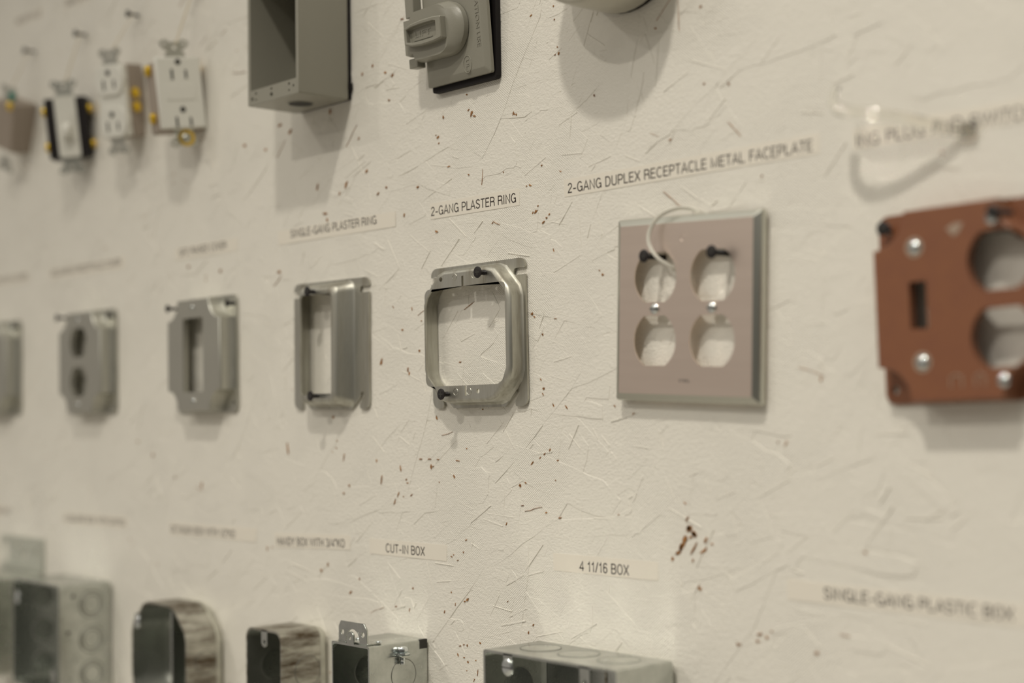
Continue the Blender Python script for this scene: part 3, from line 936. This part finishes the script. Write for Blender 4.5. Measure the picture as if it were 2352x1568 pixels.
tc_ = raised_cover('rust red raised cover with a toggle slot and duplex openings', 386.3, 0, 1.3, [rrect(5.2, 12.4, 1, 4, -19.7, 0.3), duplex(27.6, 19.4, 17.8, 15.0), duplex(27.6, -19.4, 17.8, 15.0)], M['rust'],
                   screws=[], hw=45.2, hh=49.9)
tc_.location = P(386.3, 0, 50.2)
for (sx, sz) in ((-20.6, 30.6), (-18.8, -29.6)):
    small_screw(sx, 15.8, sz, 3.6, 'screw', M['chrome'], tc_)
    rp = MB()
    rp.rings((sx, 15.7, sz), 'o', [(5.6, 0), (5.4, 0.45), (3.9, 0.5), (3.8, 0.3)], n=24)
    rp.build('washer', M['paler'], tc_)
for (sx, sz) in ((24.5, 40.5), (27.0, -41.0)):
    small_screw(sx, 15.8, sz, 3.4, 'screw', M['chrome'], tc_)
mk = MB()
mk.prism([(-1.5, 38.2), (4.0, 40.5), (8.6, 40.0), (5.5, 35.0), (2.5, 33.8)], [], 15.8, 16.15)
mk.build('stamped_mark', M['paler'], tc_, bevel=0.1)  # raised mark, its whitish reflection painted as a pale colour
for k_, (a_, w_) in enumerate(((0.5, 6.5), (14.0, 5.0))):
    mk = MB()
    mk.tube([(a_ - w_ / 2, 16.0, -43.5), (a_ - w_ / 2, 16.0, -38.0), (a_, 16.0, -36.8), (a_ + w_ / 2, 16.0, -38.0), (a_ + w_ / 2, 16.0, -43.5)], 0.45, 6)
    mk.build('stamped_mark', M['paler'], tc_)
screw(341.5, 9, 93.0, 'black screw in the upper left corner of the rust red cover', r=4.0)
screw(413.5, 21.5, 93.8, 'black screw at the top edge of the rust red cover', r=3.2)

# ------------------------------------------------------------------ two-gang duplex faceplate
t = thing('faceplate', 'pinkish brushed steel two-gang faceplate with four duplex openings', 'faceplate', 198.7, 0, 58.4, roll=-2.34)
HO = [duplex(-23.4, 19.6, 17.6, 15.4), duplex(-23.4, -19.6, 17.6, 15.4), duplex(22.6, 19.6, 17.6, 15.4), duplex(22.6, -19.6, 17.6, 15.4)]
PT = 9.5
b = MB()
b.prism(rrect(53.2, 52.4, 0.6, 3), HO + [circle(-23.4, 0, 2.3, 14), circle(22.6, 0, 2.3, 14)], PT - 1.1, PT)
fp = b.build('front', M['brushed'], t)
b = MB()
L1 = lambda k, o: lp(rrect(57.95 - k, 57.15 - k, 1.2, 3), o)
b.loft([lp(rrect(53.2, 52.4, 0.6, 3), PT - 0.02), L1(2.6, PT - 1.0), L1(0.9, PT - 2.0), L1(0.25, PT - 3.2), L1(0, PT - 4.5), L1(0, FACE + 2.2), L1(1.0, FACE + 2.2), L1(1.1, PT - 4.2), lp(rrect(53.0, 52.2, 0.6, 3), PT - 1.1)])
b.build('bevelled_rim', M['bevelled'], t, smooth=25)
for sx in (-23.4, 22.6):
    small_screw(sx, PT, 0, 3.3, 'screw', M['chrome'], t)
text_mesh('STEEL', 9.0, 1.9, -3.0, -44.8, PT - 0.02, 'stamped_lettering', M['slot'], t, thick=0.04)
mk = MB()
mk.tube([(-1 + 2.2 * math.cos(R(a)), PT, 43 + 2.2 * math.sin(R(a))) for a in range(0, 361, 24)], 0.12, 5)
mk.build('stamped_mark', M['brushed'], t)
for sx in (-23.4, 22.6):
    k = MB()
    k.rings((sx, 3.0, 0), 'o', [(1.5, 0), (1.5, PT - 4.2)], n=10)
    k.rings((sx, 2.6, 0), 'o', [(4.6, 0), (4.6, 2.2)], n=6)
    k.build('screw_nut', M['chrome'], t)
screw(176.5, 19.5, 91.5, 'black drywall screw in the upper left opening of the steel faceplate')
screw(230.0, 19.0, 89.5, 'black drywall screw in the upper right opening of the steel faceplate')
# white tie looped through the upper left opening and over the top edge
ti = MB()
ctl = [(191.5, 3.5, 82.0), (189.5, 9.5, 84.5), (183.5, 15.5, 90.5), (178.0, 16.5, 99.5), (178.2, 15.0, 108.5), (184.0, 12.5, 116.0), (193.0, 8.5, 119.6), (201.5, 4.5, 119.2), (207.0, 2.6, 115.5)]


def smooth_path(pts, k=6):
    out = []
    n = len(pts)
    for i in range(n - 1):
        p0, p1, p2, p3 = (Vector(pts[max(i - 1, 0)]), Vector(pts[i]), Vector(pts[i + 1]), Vector(pts[min(i + 2, n - 1)]))
        for j in range(k):
            s_ = j / k
            out.append(tuple(0.5 * ((2 * p1) + (p2 - p0) * s_ + (2 * p0 - 5 * p1 + 4 * p2 - p3) * s_ ** 2 + (3 * p1 - p0 - 3 * p2 + p3) * s_ ** 3)))
    out.append(tuple(pts[-1]))
    return out


ti.tube(smooth_path(ctl), 1.25, 8, rx=0.7)
ti.v = [(a - 191.5, o, z - 82.0) for a, o, z in ti.v]
o_ = ti.build('cable_tie', M['nylon'])
o_.location = P(191.5, 0, 82.0)
tag(o_, 'white cable tie looped over the top of the steel faceplate', 'cable tie')

# clear strap curling out from the wall above the red cover
tt = thing('cable_tie', 'clear plastic strap curling out from the wall over the blurred label, above the red cover', 'cable tie', 391, 0, 139.5)
ctl = [(0, 0.2, 0), (-5, 4, 0.8), (-14, 10, 3.5), (-27, 17, 8), (-43, 24, 12.5), (-56, 27, 15.5), (-64, 26.5, 18.5), (-68, 25, 24), (-68, 22, 31)]
ti = MB()
ti.tube(smooth_path(ctl), 3.6, 12, rx=0.6)
ti.build('strap', M['clear'], tt)
hd = MB()
hd.box(-4.5, 3.5, FACE - 0.2, 4.6, -3.6, 4.4)
hd.build('ratchet_head', M['clear'], tt, bevel=0.9)

# ------------------------------------------------------------------ grey weatherproof device box
t = thing('device_box', 'grey enamelled weatherproof device box with open front, at the top', 'electrical box', -184.0, 0, 299.2)
hw, hh = 35.6, 57.2
sh = lambda k: rrect(hw - k, hh - k, max(1.6 - k * 0.3, 0.6), 4)
b = MB()
b.shell(sh, 50.8, 4.0, t=3.6, rb=1.5)
b.build('body', M['enamel'], t)
for s_ in (-1, 1):
    b = MB()
    zc = s_ * (hh - 6.2)
    hs = [circle(-24.0, zc + 2.8, 1.25, 10), circle(-24.0, zc - 2.6, 1.25, 10), circle(-2.0, zc + 3.0, 1.2, 10), circle(-2.0, zc - 1.6, 1.9, 12), circle(22.5, zc + 2.8, 1.25, 10), circle(22.5, zc - 2.6, 1.25, 10), circle(28.5, zc + 0.4, 1.1, 10), circle(-29.5, zc - 1.0, 1.6, 10)]
    b.prism(rrect(hw - 0.6, 5.8, 1.0, 3, 0, zc), hs, 39.0, 50.9)
    b.build('mounting_lip', M['enamel'], t)
b = MB()
b.prism(rrect(hw - 0.8, hh - 0.8, 1.0, 3), [], FACE, 4.0)
b.build('back_gasket', M['rubber'], t)
b = MB()
b.box(hw - 1, hw + 1.4, FACE, 3.6, -49.5, -43.5)
b.build('gasket_tab', M['rubber'], t, bevel=0.3)
b = MB()
b.rings((1.5, 26, -hh), 'z', [(10.8, -0.35), (10.8, 0.4), (9.6, 0.4), (9.4, -0.1)], n=30)
hub = b.build('conduit_hub', M['enamel'], t)
b = MB()
b.rings((1.5, 26, -hh - 0.45), 'z', [(9.6, 0), (9.6, 0.3)], n=30)
b.build('hub_shade', M['slot'], hub)  # flat dark disc paints the shade inside the hub, no hole cut

# ------------------------------------------------------------------ weatherproof flip cover
t = thing('weatherproof_cover', 'grey weatherproof receptacle cover with flip lid and black gasket', 'receptacle cover', -8.0, 0, 286.5)
b = MB()
b.prism(rrect(35.2, 57.2, 2.4, 4), [], FACE, FACE + 4.2)
b.build('gasket', M['rubber'], t, bevel=0.5)


def lean(mb, z_base=-57.2, o_base=5.0, ang=4.6):
    """leans the cover's parts out from their lower edge"""
    c_, s_ = math.cos(R(ang)), math.sin(R(ang))
    mb.v = [(a, o_base + (o - o_base) * c_ + (z - z_base) * s_, z_base + (z - z_base) * c_ - (o - o_base) * s_) for a, o, z in mb.v]
    return mb


b = MB()
pl = lambda k, o: lp(rrect(34.9 - k, 55.8 - k, 1.6, 4, -0.8, 1.6), o)
b.loft([pl(0, 5.6), pl(0, 8.3), pl(4.2, 10.6), pl(4.6, 10.7)], True, True)
b.v = [(a, o, z + 1.0) for a, o, z in b.v]
lean(b).build('plate', M['enamel'], t, bevel=0.25)
for zc in (-17.0,):
    # hinge lugs on the left edge
    for (z0, z1) in ((-38.0, -31.0), (-1.5, 22.0)):
        k = MB()
        k.box(-45.5, -36.0, 9.0, 17.0, z0, z1)
        lean(k).build('hinge_lug', M['enamel'], t, bevel=0.7)
    lid = MB()
    ol = [(-44.0, -29.5), (-36.0, -29.5), (-33.5, -35.0), (-2.0, -35.5)] + arc(-2.0, -16.5, 19.0, -78, 78, 12) + [(-2.0, 2.5), (-33.5, 2.0), (-37.0, -3.0), (-44.0, -3.0)]
    n_ = len(ol)
    cc = (-20, -16.5)
    ins = lambda f: [(cc[0] + (q[0] - cc[0]) * f, cc[1] + (q[1] - cc[1]) * f) for q in ol]
    fac = lambda f, g: [(q[0] if q[0] < -34 else -34 + (q[0] + 34) * f, -16.5 + (q[1] + 16.5) * g) for q in ol]
    lid.loft([lp(ins(1.0), 11.5), lp(ins(1.0), 15.5), lp(fac(0.975, 0.985), 17.0), lp(fac(0.82, 0.93), 20.6)], True, True)
    lid_o = lean(lid).build('lid', M['enamel'], t, smooth=30)
    # raised frame of the finger pull with curved flanks
    fr = MB()
    up = [(-38.0, -9.0), (-30, -6.6), (-18, -5.4), (-4.0, -5.6), (4.0, -6.8)]
    dn = [(4.0, -26.2), (-4.0, -27.6), (-18, -28.0), (-30, -26.8), (-38.0, -24.0)]
    fr.loft([lp(up + dn, 20.0), lp([(q[0] * 0.985 - 0.2, q[1]) for q in up + dn], 25.0), lp([(q[0] * 0.96 - 0.6, (q[1] + 16.5) * 0.9 - 16.5) for q in up + dn], 25.6)], False, False)
    inn = [(q[0] * 0.96 - 0.6, (q[1] + 16.5) * 0.9 - 16.5) for q in up + dn]
    pk = [(-35.0, -10.6), (-30, -9.6), (-18, -9.0), (-5.0, -9.2), (-2.0, -10.0), (-2.0, -23.0), (-5.0, -23.8), (-18, -24.0), (-30, -23.4), (-35.0, -22.4)]
    fr.loft([lp(inn, 25.6), lp(pk, 25.4), lp(pk, 21.4)], False, True)
    fr.v = [(a - 1.0, o, -16.5 + (z + 16.5) * 0.8) for a, o, z in fr.v]
    fr_o = lean(fr).build('finger_pull', M['enamel'], lid_o, bevel=0.5, smooth=35)
    tx = MB()
    tx.box(-32, -11, 21.3, 21.9, -20.6, -20.0)
    lean(tx).build('raised_rule', M['enamel'], lid_o)

em = text_mesh('LIFT', 18.0, 4.0, -30.5, -18.2, 21.4, 'raised_lettering', M['enamel'], lid_o, thick=0.3)
# the lettering takes the same lean as the lid
def lean_obj(o, z_base=-57.2, o_base=5.0, ang=4.6):
    c_, s_ = math.cos(R(ang)), math.sin(R(ang))
    for v in o.data.vertices:
        oo, z = -v.co.y * 1000, v.co.z * 1000
        v.co.y = -(o_base + (oo - o_base) * c_ + (z - z_base) * s_) / 1000
        v.co.z = (z_base + (z - z_base) * c_ - (oo - o_base) * s_) / 1000


lean_obj(em)
em = text_mesh('WET LOCATION USE', 62.0, 3.6, 24.0, 28.0, 10.6, 'raised_lettering', M['enamel'], t, thick=0.45, rot=-90)
lean_obj(em)
ov = MB()
ov.tube([(12.0 + 4.4 * math.cos(R(a)), 10.8, -44.0 + 6.0 * math.sin(R(a))) for a in range(0, 361, 20)], 0.35, 6)
lean(ov).build('raised_oval_mark', M['enamel'], t)
em = text_mesh('UL', 6.5, 3.0, 10.6, -40.8, 10.6, 'raised_lettering', M['enamel'], t, thick=0.4, rot=-90)
lean_obj(em)

# ------------------------------------------------------------------ round weatherproof box at the top edge
t = thing('round_box', 'round pale grey weatherproof box cut by the top edge', 'electrical box', 151.0, 0, 298.5)
n = 40
b = MB()
cl = lambda r, o: lp(circle(0, 0, r, n), o)
b.loft([cl(47.5, 4.0), cl(48.6, 5.0), cl(49.0, 30), cl(49.0, 42.0), cl(47.8, 45.0), cl(45.5, 46.0), cl(43.8, 45.5), cl(43.5, 44), cl(43.5, 8)], True, True)
b.build('body', M['cover'] if False else mat('pale_grey_enamel', (0.50, 0.48, 0.41), rough=0.32), t, smooth=50)
b = MB()
b.rings((0, 0, 0), 'o', [(48.0, FACE), (48.0, 4.0)], n=n)
b.build('back_gasket', M['rubber'], t)
b = MB()
b.rings((-22, 43, -31), 'o', [(4.5, -20), (4.5, 0.5), (2.0, 0.5), (1.9, -4)], n=18)
b.build('screw_post', M['enamel'], t)


# ------------------------------------------------------------------ row of open boxes
def knockout(axis, c, r, m, parent, sgn=1, double=False):
    """half-punched disc: a thin raised disc and the groove round it"""
    b = MB()
    b.rings(c, axis, [(r - 0.5, -0.3 * sgn), (r - 0.5, 0.12 * sgn), (r - 1.0, 0.2 * sgn)], n=32)
    d = b.build('knockout', m, parent)
    for rr in ((r, r * 0.72) if double else (r,)):
        g = MB()
        pts = []
        for i in range(33):
            a = 2 * math.pi * i / 32
            p_, q_ = rr * math.cos(a), rr * math.sin(a)
            lift = 0.2 if rr < r else -0.2
            pts.append({'x': (c[0] + lift * sgn, c[1] + p_, c[2] + q_), 'z': (c[0] + p_, c[1] + q_, c[2] + lift * sgn)}[axis])
        g.tube(pts, 0.42 if not double else 0.6, 5)
        g.build('groove_shade_ring', M['groove'], d)
    return d


def tab(parent, m, x, o, z_top, w, h, hole=True, t_=1.4, screw_=False):
    b = MB()
    pts = [(x + w / 2, z_top)] + [(x - w / 2, z_top)] + arc(x, z_top - h + w / 2, w / 2, 180, 360, 8)
    b.prism(pts, [circle(x, z_top - h + w / 2, 1.5, 10)] if hole else [], o - t_, o)
    tb = b.build('screw_tab', m, parent, bevel=0.2)
    if screw_:
        small_screw(x, o, z_top - h + w / 2, w * 0.62, 'tab_screw', M['chrome'], tb)
    return tb


# widest box, 4 11/16 inch
t = thing('square_box', 'wide square galvanised 4 11/16 box with knockouts on top', 'electrical box', 121.5, 0, -215.0)
b = MB()
b.shell(lambda k: rrect(59.6 - k, 59.6 - k, max(2.0 + k * 0.6, 1), 5), 55.0, FACE + 0.3, t=1.7, rb=6)
b.build('body', M['zinc_box'], t)
for kx in (-35, 0, 35):
    knockout('z', (kx, 27.0, 59.6), 13.5, M['zinc_box'], t)
for kz in (32, 0, -32):
    knockout('x', (59.6, 26, kz), 13.5, M['zinc_box'], t)
    knockout('x', (-57.9, 26, kz), 13.0, M['zinc_box'], t)
b = MB()
b.box(-1.0, 1.0, FACE + 1.9, FACE + 2.6, -57, 57)
b.build('back_rib', M['zinc_stain'], t)
tab(t, M['zinc_box'], -36.0, 55.0, 59.0, 9, 13, screw_=True)
tab(t, M['zinc_box'], 33.0, 55.0, 59.0, 9, 14)
tab(t, M['zinc_box'], -40.0, 55.0, -46.0, 9, 13)

# cut-in box with ear
t = thing('cut_in_box', 'narrow galvanised cut-in box with a metal ear and clamp screw', 'electrical box', -84.5, 0, -210.0)
b = MB()
b.shell(lambda k: rrect(22.8 - k, 42.5 - k, 1.2, 3), 54.5, FACE + 0.3, t=1.5, rb=1.6)
b.build('body', M['zinc_box'], t)
ear = MB()
eo = [(-17.0, -2), (-17.0, 10.5), (-14.5, 14.5), (13.5, 14.5), (17.0, 10.0), (17.0, -2)] 
ar = arc(0, 0.5, 8.2, 0, 180, 10)
ear.prism([(17.0, -1.0), (17.0, 10.0), (13.5, 14.5), (-14.5, 14.5), (-17.0, 10.5), (-17.0, -1.0), (-8.2, -1.0)] + [(q[0], q[1] + 0.8) for q in ar[::-1]] + [(8.2, -1.0)], [circle(-12.4, 6.5, 1.9, 12), circle(12.4, 6.5, 1.9, 12)], 50.8, 52.2)
ear.v = [(a, o, z + 43.2) for a, o, z in ear.v]
ear_o = ear.build('ear', M['zinc_box'], t, bevel=0.2)
tg = MB()
tg.prism([(4.2, -2.0), (4.2, 4.0)] + arc(0, 4.0, 4.2, 0, 180, 8)[1:-1] + [(-4.2, 4.0), (-4.2, -2.0)], [circle(0, 3.6, 1.3, 10)], 53.0, 54.4)
tg.v = [(a, o, z + 43.0) for a, o, z in tg.v]
tg.build('screw_tab', M['zinc_box'], t, bevel=0.2)
fb = MB()
fb.box(-18, 18, 40, 52.0, 42.6, 43.8)
fb.build('ear_foot', M['zinc_box'], ear_o, bevel=0.3)
for sx in (-6.5, 17.5):
    small_screw(sx, 42, 43.8, 2.6, 'ear_screw', M['chrome'], t, axis='z')
cs = MB()
cs.rings((25.6, 27, 36.5), 'z', [(1.6, -9), (2.0, -7.5), (1.6, -6.5), (2.0, -5.2), (1.6, -4), (2.0, -3), (4.6, -2.6), (5.6, -1.6), (5.4, -0.6), (3.4, 0.1), (4.4, 0.8), (4.4, 2.2), (3.6, 3.4), (1.5, 4.0)], n=20)
cs.build('clamp_screw', M['chrome'], t)
cb = MB()
cb.box(22.6, 31.0, 22.0, 32.0, 33.0, 34.2)
cb.build('clamp_lug', M['zinc_box'], t, bevel=0.3)
cb = MB()
cb.box(20.4, 23.0, FACE + 1.0, FACE + 8.0, 36.0, 42.6)
cb.build('corner_notch_shade', M['slot'], t)  # dark block painting the shade of a notch that is not cut
knockout('x', (22.8, 24, 19.5), 11.2, M['zinc_box'], t)
knockout('x', (22.8, 24, -16), 11.2, M['zinc_box'], t)
knockout('x', (-21.3, 24, 17), 11.0, M['zinc_box'], t)

# handy box, stained sides
t = thing('handy_box', 'narrow round-cornered handy box with brown-stained sides', 'electrical box', -209.5, 0, -222.5)
b = MB()
b.shell(lambda k: rrect(25.2 - k, 52.5 - k, 8.5 - k * 0.5, 6), 47.0, FACE + 0.3, t=1.7, rb=9)
b.build('body', M['zinc_stain'], t)
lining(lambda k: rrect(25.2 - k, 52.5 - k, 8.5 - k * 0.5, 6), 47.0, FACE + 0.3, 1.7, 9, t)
back_rim(lambda k: rrect(25.2 - k, 52.5 - k, 8.5 - k * 0.5, 6), FACE + 0.3, 9, t, 0.5)
tab(t, M['zinc_box'], 1.0, 47.0, 52.0, 8.5, 13.5)
tab(t, M['zinc_box'], 1.0, 47.0, -39.0, 8.5, 13)
for kz in (20, -18):
    knockout('x', (25.2, 23, kz), 12.0, M['zinc_stain'], t)
    knockout('x', (-23.5, 22, kz), 12.0, M['zinc_box'], t)

# octagon box
t = thing('octagon_box', 'octagonal galvanised box with stained sloping sides', 'electrical box', -389.0, 0, -214.0)
b = MB()
oc = lambda k: orect(48.0 - k, 48.0 - k, 23.5 - k * 0.55, 6)
b.shell(oc, 39.0, FACE + 0.3, t=1.7, rb=8)
b.build('body', M['zinc_stain'], t, smooth=30)
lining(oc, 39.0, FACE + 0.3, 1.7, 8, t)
back_rim(oc, FACE + 0.3, 8, t, 0.5)
tab(t, M['zinc_box'], -37.0, 39.0, 36.0, 9, 12, screw_=True)
tab(t, M['zinc_box'], 37.0, 39.0, -24.0, 9, 12, screw_=True)
b = MB()
b.box(12.0, 15.0, 3.2, 34, -40, 42)
b.build('inner_rib', M['zinc_box'], t, bevel=0.6)
knockout('x', (48.0, 20, 0), 10.5, M['zinc_stain'], t)
knockout('z', (0, 20, 48.0), 10.5, M['zinc_stain'], t)

# square box, 4 inch
t = thing('square_box', 'square galvanised box with three round knockouts down its side, second from left', 'electrical box', -597.0, 0, -212.5)
b = MB()
b.shell(lambda k: rrect(51.2 - k, 51.2 - k, 4, 5), 56.0, FACE + 0.3, t=1.7, rb=4)
b.build('body', M['zinc_box'], t)
for kz in (31, -2, -35):
    knockout('x', (51.2, 23, kz), 12.5, M['zinc_box'], t, double=True)
    knockout('x', (-49.5, 25, kz), 11.5, M['zinc_box'], t)
for kx in (-28, 6, 34):
    knockout('z', (kx, 25, 51.2), 11.5, M['zinc_box'], t)
for kz, ko in ((40, 42), (6, 47)):
    d = MB()
    d.rings((51.3, ko, kz), 'x', [(1.9, -0.2), (1.9, 0.12)], n=12)
    d.build('screw_hole', M['slot'], t)
tab(t, M['zinc_box'], -40.0, 56.0, 40.0, 9, 12, screw_=True)
tab(t, M['zinc_box'], 38.0, 56.0, -30.0, 9, 12)

# box with bracket plate at the left edge
t = thing('square_box', 'galvanised box with an upright bracket plate, cut by the left edge', 'electrical box', -748.5, 0, -215.0)
b = MB()
b.shell(lambda k: rrect(51.2 - k, 51.2 - k, 4, 5), 54.0, FACE + 0.3, t=1.7, rb=4)
b.build('body', M['zinc_box'], t)
b = MB()
b.prism([(-50, 51.0), (53.5, 51.0), (53.5, 85.5), (-50, 85.5)], [[(-48, 57), (-33, 57), (-33, 76), (-40, 80), (-48, 80)], rrect(5, 2.2, 2, 3, -8, 76), rrect(1.8, 5.5, 1.6, 3, 36, 70), circle(8, 66, 5, 16)], FACE, FACE + 1.5)
b.build('bracket_plate', M['bracket'], t, bevel=0.3)
for kz in (28, -4, -36):
    knockout('x', (51.2, 23, kz), 11.5, M['zinc_box'], t)


# ------------------------------------------------------------------ wiring devices hung at the upper left
def strap_ears(t, zt, m, w=9.0):
    """ears of the metal mounting strap, above and below the body"""
    for s_ in (1, -1):
        b = MB()
        z = s_ * zt
        pts = [(-w, z), (-w, z + s_ * 5), (-6, z + s_ * 6)] + [(-12, z + s_ * 10), (-13.5, z + s_ * 14.5), (-8, z + s_ * 17), (-3, z + s_ * 14), (0, z + s_ * 15), (3, z + s_ * 14), (8, z + s_ * 17), (13.5, z + s_ * 14.5), (12, z + s_ * 10)] + [(6, z + s_ * 6), (w, z + s_ * 5), (w, z)]
        b.prism(pts, [circle(0, z + s_ * 9.5, 1.9, 10), circle(-9.2, z + s_ * 13, 1.5, 8), circle(9.2, z + s_ * 13, 1.5, 8)], -1.5, 0)
        b.build('strap_ear', m, t, bevel=0.3)


def side_screws(t, w, zs, o, m=None):
    for s_ in (-1, 1):
        for z in zs:
            b = MB()
            b.rings((s_ * w, o, z), 'x', [(4.6, 0), (4.9, 0.6 * s_), (4.9, 2.8 * s_), (3.6, 3.8 * s_), (0.3, 4.2 * s_)], n=16)
            b.build('terminal_screw', m or M['brass'], t)


def receptacle_slots(t, par, z, o):
    b = MB()
    b.box(-7.4, -5.4, o, o + 0.35, z - 4.6, z + 4.6)
    b.build('blade_slot', M['slot'], par)
    b = MB()
    b.box(5.4, 7.2, o, o + 0.35, z - 3.8, z + 3.8)
    b.build('blade_slot', M['slot'], par)
    b = MB()
    b.rings((0, o, z + 11.0), 'o', [(2.6, 0), (2.6, 0.35)], n=14)
    b.build('ground_hole', M['slot'], par)


# rectangular-faced receptacle
t = thing('receptacle', 'white rectangular-faced receptacle hanging turned sideways, rightmost of the hung devices', 'receptacle', -374.0, 24.0, 282.0, yaw=78, tilt=7, roll=0)
b = MB()
b.box(-20.5, 20.5, -1.0, 4.5, -31.5, 31.5)
face = b.build('face', M['white'], t, bevel=1.2)
b = MB()
b.box(-13.5, 13.5, 4.4, 5.0, -6.5, 7.0)
b.build('centre_panel', M['white'], face, bevel=0.4)
receptacle_slots(t, face, 16.0, 4.5)
receptacle_slots(t, face, -26.0, 4.5)
b = MB()
b.box(-21.0, 21.0, -26.0, -1.2, -33.5, 29.0)
b.build('body', M['taupe'], t, bevel=2.2)
strap_ears(t, 31.0, M['zinc'])
side_screws(t, 21.0, (22, -20), -12)
b = MB()
b.rings((2, -2.5, -39.5), 'o', [(7.4, 1.5), (7.4, 3.0), (5.0, 3.2), (4.4, 2.4)], n=20)
gc = b.build('grounding_clip', M['brass'], t)
small_screw(2, -0.2, -39.5, 3.8, 'clip_screw', M['zinc'], gc)

# duplex receptacle
t = thing('receptacle', 'white duplex receptacle with taupe body and brass screws, third hung device from left', 'receptacle', -486.0, 29.0, 292.0, yaw=20, tilt=8, roll=-3)
for s_ in (1, -1):
    b = MB()
    L2 = duplex(0, s_ * 19.4, 17.0, 14.2)
    b.loft([lp(L2, -2), lp(L2, 3.6), lp([(q[0] * 0.95, s_ * 19.4 + (q[1] - s_ * 19.4) * 0.95) for q in L2], 4.6)], True, True)
    f_ = b.build('receptacle_face', M['white'], t, smooth=30)
    receptacle_slots(t, f_, s_ * 19.4 - 4, 4.6)
b = MB()
b.box(-16.0, 16.0, -4, 2.2, -33, 33)
b.build('front_housing', M['white'], t, bevel=1.0)
b = MB()
b.box(-16.8, 16.8, -26, -4, -34, 34)
b.build('body', M['taupe'], t, bevel=2.0)
strap_ears(t, 33, M['zinc'])
side_screws(t, 16.8, (6.5, -6.5), -10)

# black toggle switch
t = thing('toggle_switch', 'black bodied toggle switch with white toggle, hung second from left', 'light switch', -590.0, 25.0, 284.0, yaw=52, tilt=7, roll=0)
b = MB()
b.box(-20.5, 20.5, -26, -1.5, -31, 29)
b.box(-20.5, -9.5, -2, 1.5, -31, 29)
b.box(9.5, 20.5, -2, 1.5, -31, 29)
b.build('body', M['bakelite'], t, bevel=1.4)
b = MB()
b.prism(rrect(10.5, 30, 2, 4), [], 0.2, 2.2)
b.build('strap_plate', M['white'], t, bevel=0.5)
b = MB()
b.prism(rrect(5.6, 12.6, 1.2, 4), [], 2.0, 4.0)
b.build('toggle_frame', M['white'], t, bevel=0.6)
b = MB()
b.loft([lp(rrect(4.2, 6.0, 1.2, 4, 0, -2), 3.5), lp(rrect(3.6, 4.6, 1.2, 4, 0, -5), 10), lp(rrect(3.0, 3.8, 1.2, 4, 0, -6.5), 14)], False, True)
b.build('toggle', M['white'], t, bevel=0.6)
strap_ears(t, 30, M['zinc'])
side_screws(t, 20.5, (17, -18), -6)

# taupe receptacle seen from its side, at the left edge
t = thing('receptacle', 'taupe receptacle with green and brass screws, cut by the left edge', 'receptacle', -733.0, 25.0, 303.0, yaw=8, tilt=8, roll=-24)
b = MB()
b.box(-17, 17, -24, -2, -24, 30)
b.build('body', M['taupe'], t, bevel=2.0)
b = MB()
b.box(-16, 16, -3, 4, -22, 29)
b.build('face', M['taupe'], t, bevel=1.0)
strap_ears(t, 30, M['zinc'])
b = MB()
b.rings((8, -1, 37), 'o', [(4.2, 0), (4.4, 1), (4.4, 3), (3, 4), (0.3, 4.3)], n=16)
b.build('ground_screw', M['green'], t)
b = MB()
b.rings((10, -1, 27), 'o', [(4.4, 3), (4.6, 4), (4.6, 6), (3, 7.4), (0.3, 7.6)], n=16)
b.build('terminal_screw', M['brass'], t)

for x, o, z, desc in ((-718.0, 12, 386.0, 'black screw holding the taupe receptacle at the left edge'), (-600.0, 12, 381.5, 'black screw holding the toggle switch'), (-491.0, 12, 379.0, 'black screw holding the white duplex receptacle')):
    screw(x, o, z, desc, r=3.6, shank=1.5)
screw(-380.5, 12, 377.0, 'black screw holding the rectangular-faced receptacle, above the frame', r=3.6, shank=1.5)
for (x0, z0, x1, o1, z1, desc) in ((-718, 386, -722, 24, 346, 'cream twine tying the taupe receptacle to its screw'), (-600, 381.5, -592, 28, 324, 'cream twine tying the toggle switch to its screw'), (-491, 379, -484, 34, 336, 'cream twine tying the white duplex receptacle to its screw'), (-380.5, 377, -373, 29, 323, 'cream twine tying the rectangular-faced receptacle to its screw')):
    b = MB()
    pts = []
    for i in range(13):
        s_ = i / 12
        pts.append((2.2 + (x1 - x0) * s_, 7 + (o1 - 7) * s_, 1 + (z1 - z0) * s_))
    pts += [(-2.2 + (x1 - x0) * s_, 6.0 + (o1 - 6.5) * s_, (z1 - z0) * s_) for s_ in [1 - i / 12 for i in range(1, 13)]]
    b.tube(smooth_path(pts, 3), 0.45, 6)
    o_ = b.build('twine', M['twine'])
    o_.location = P(x0, 0, z0)
    tag(o_, desc, 'twine')
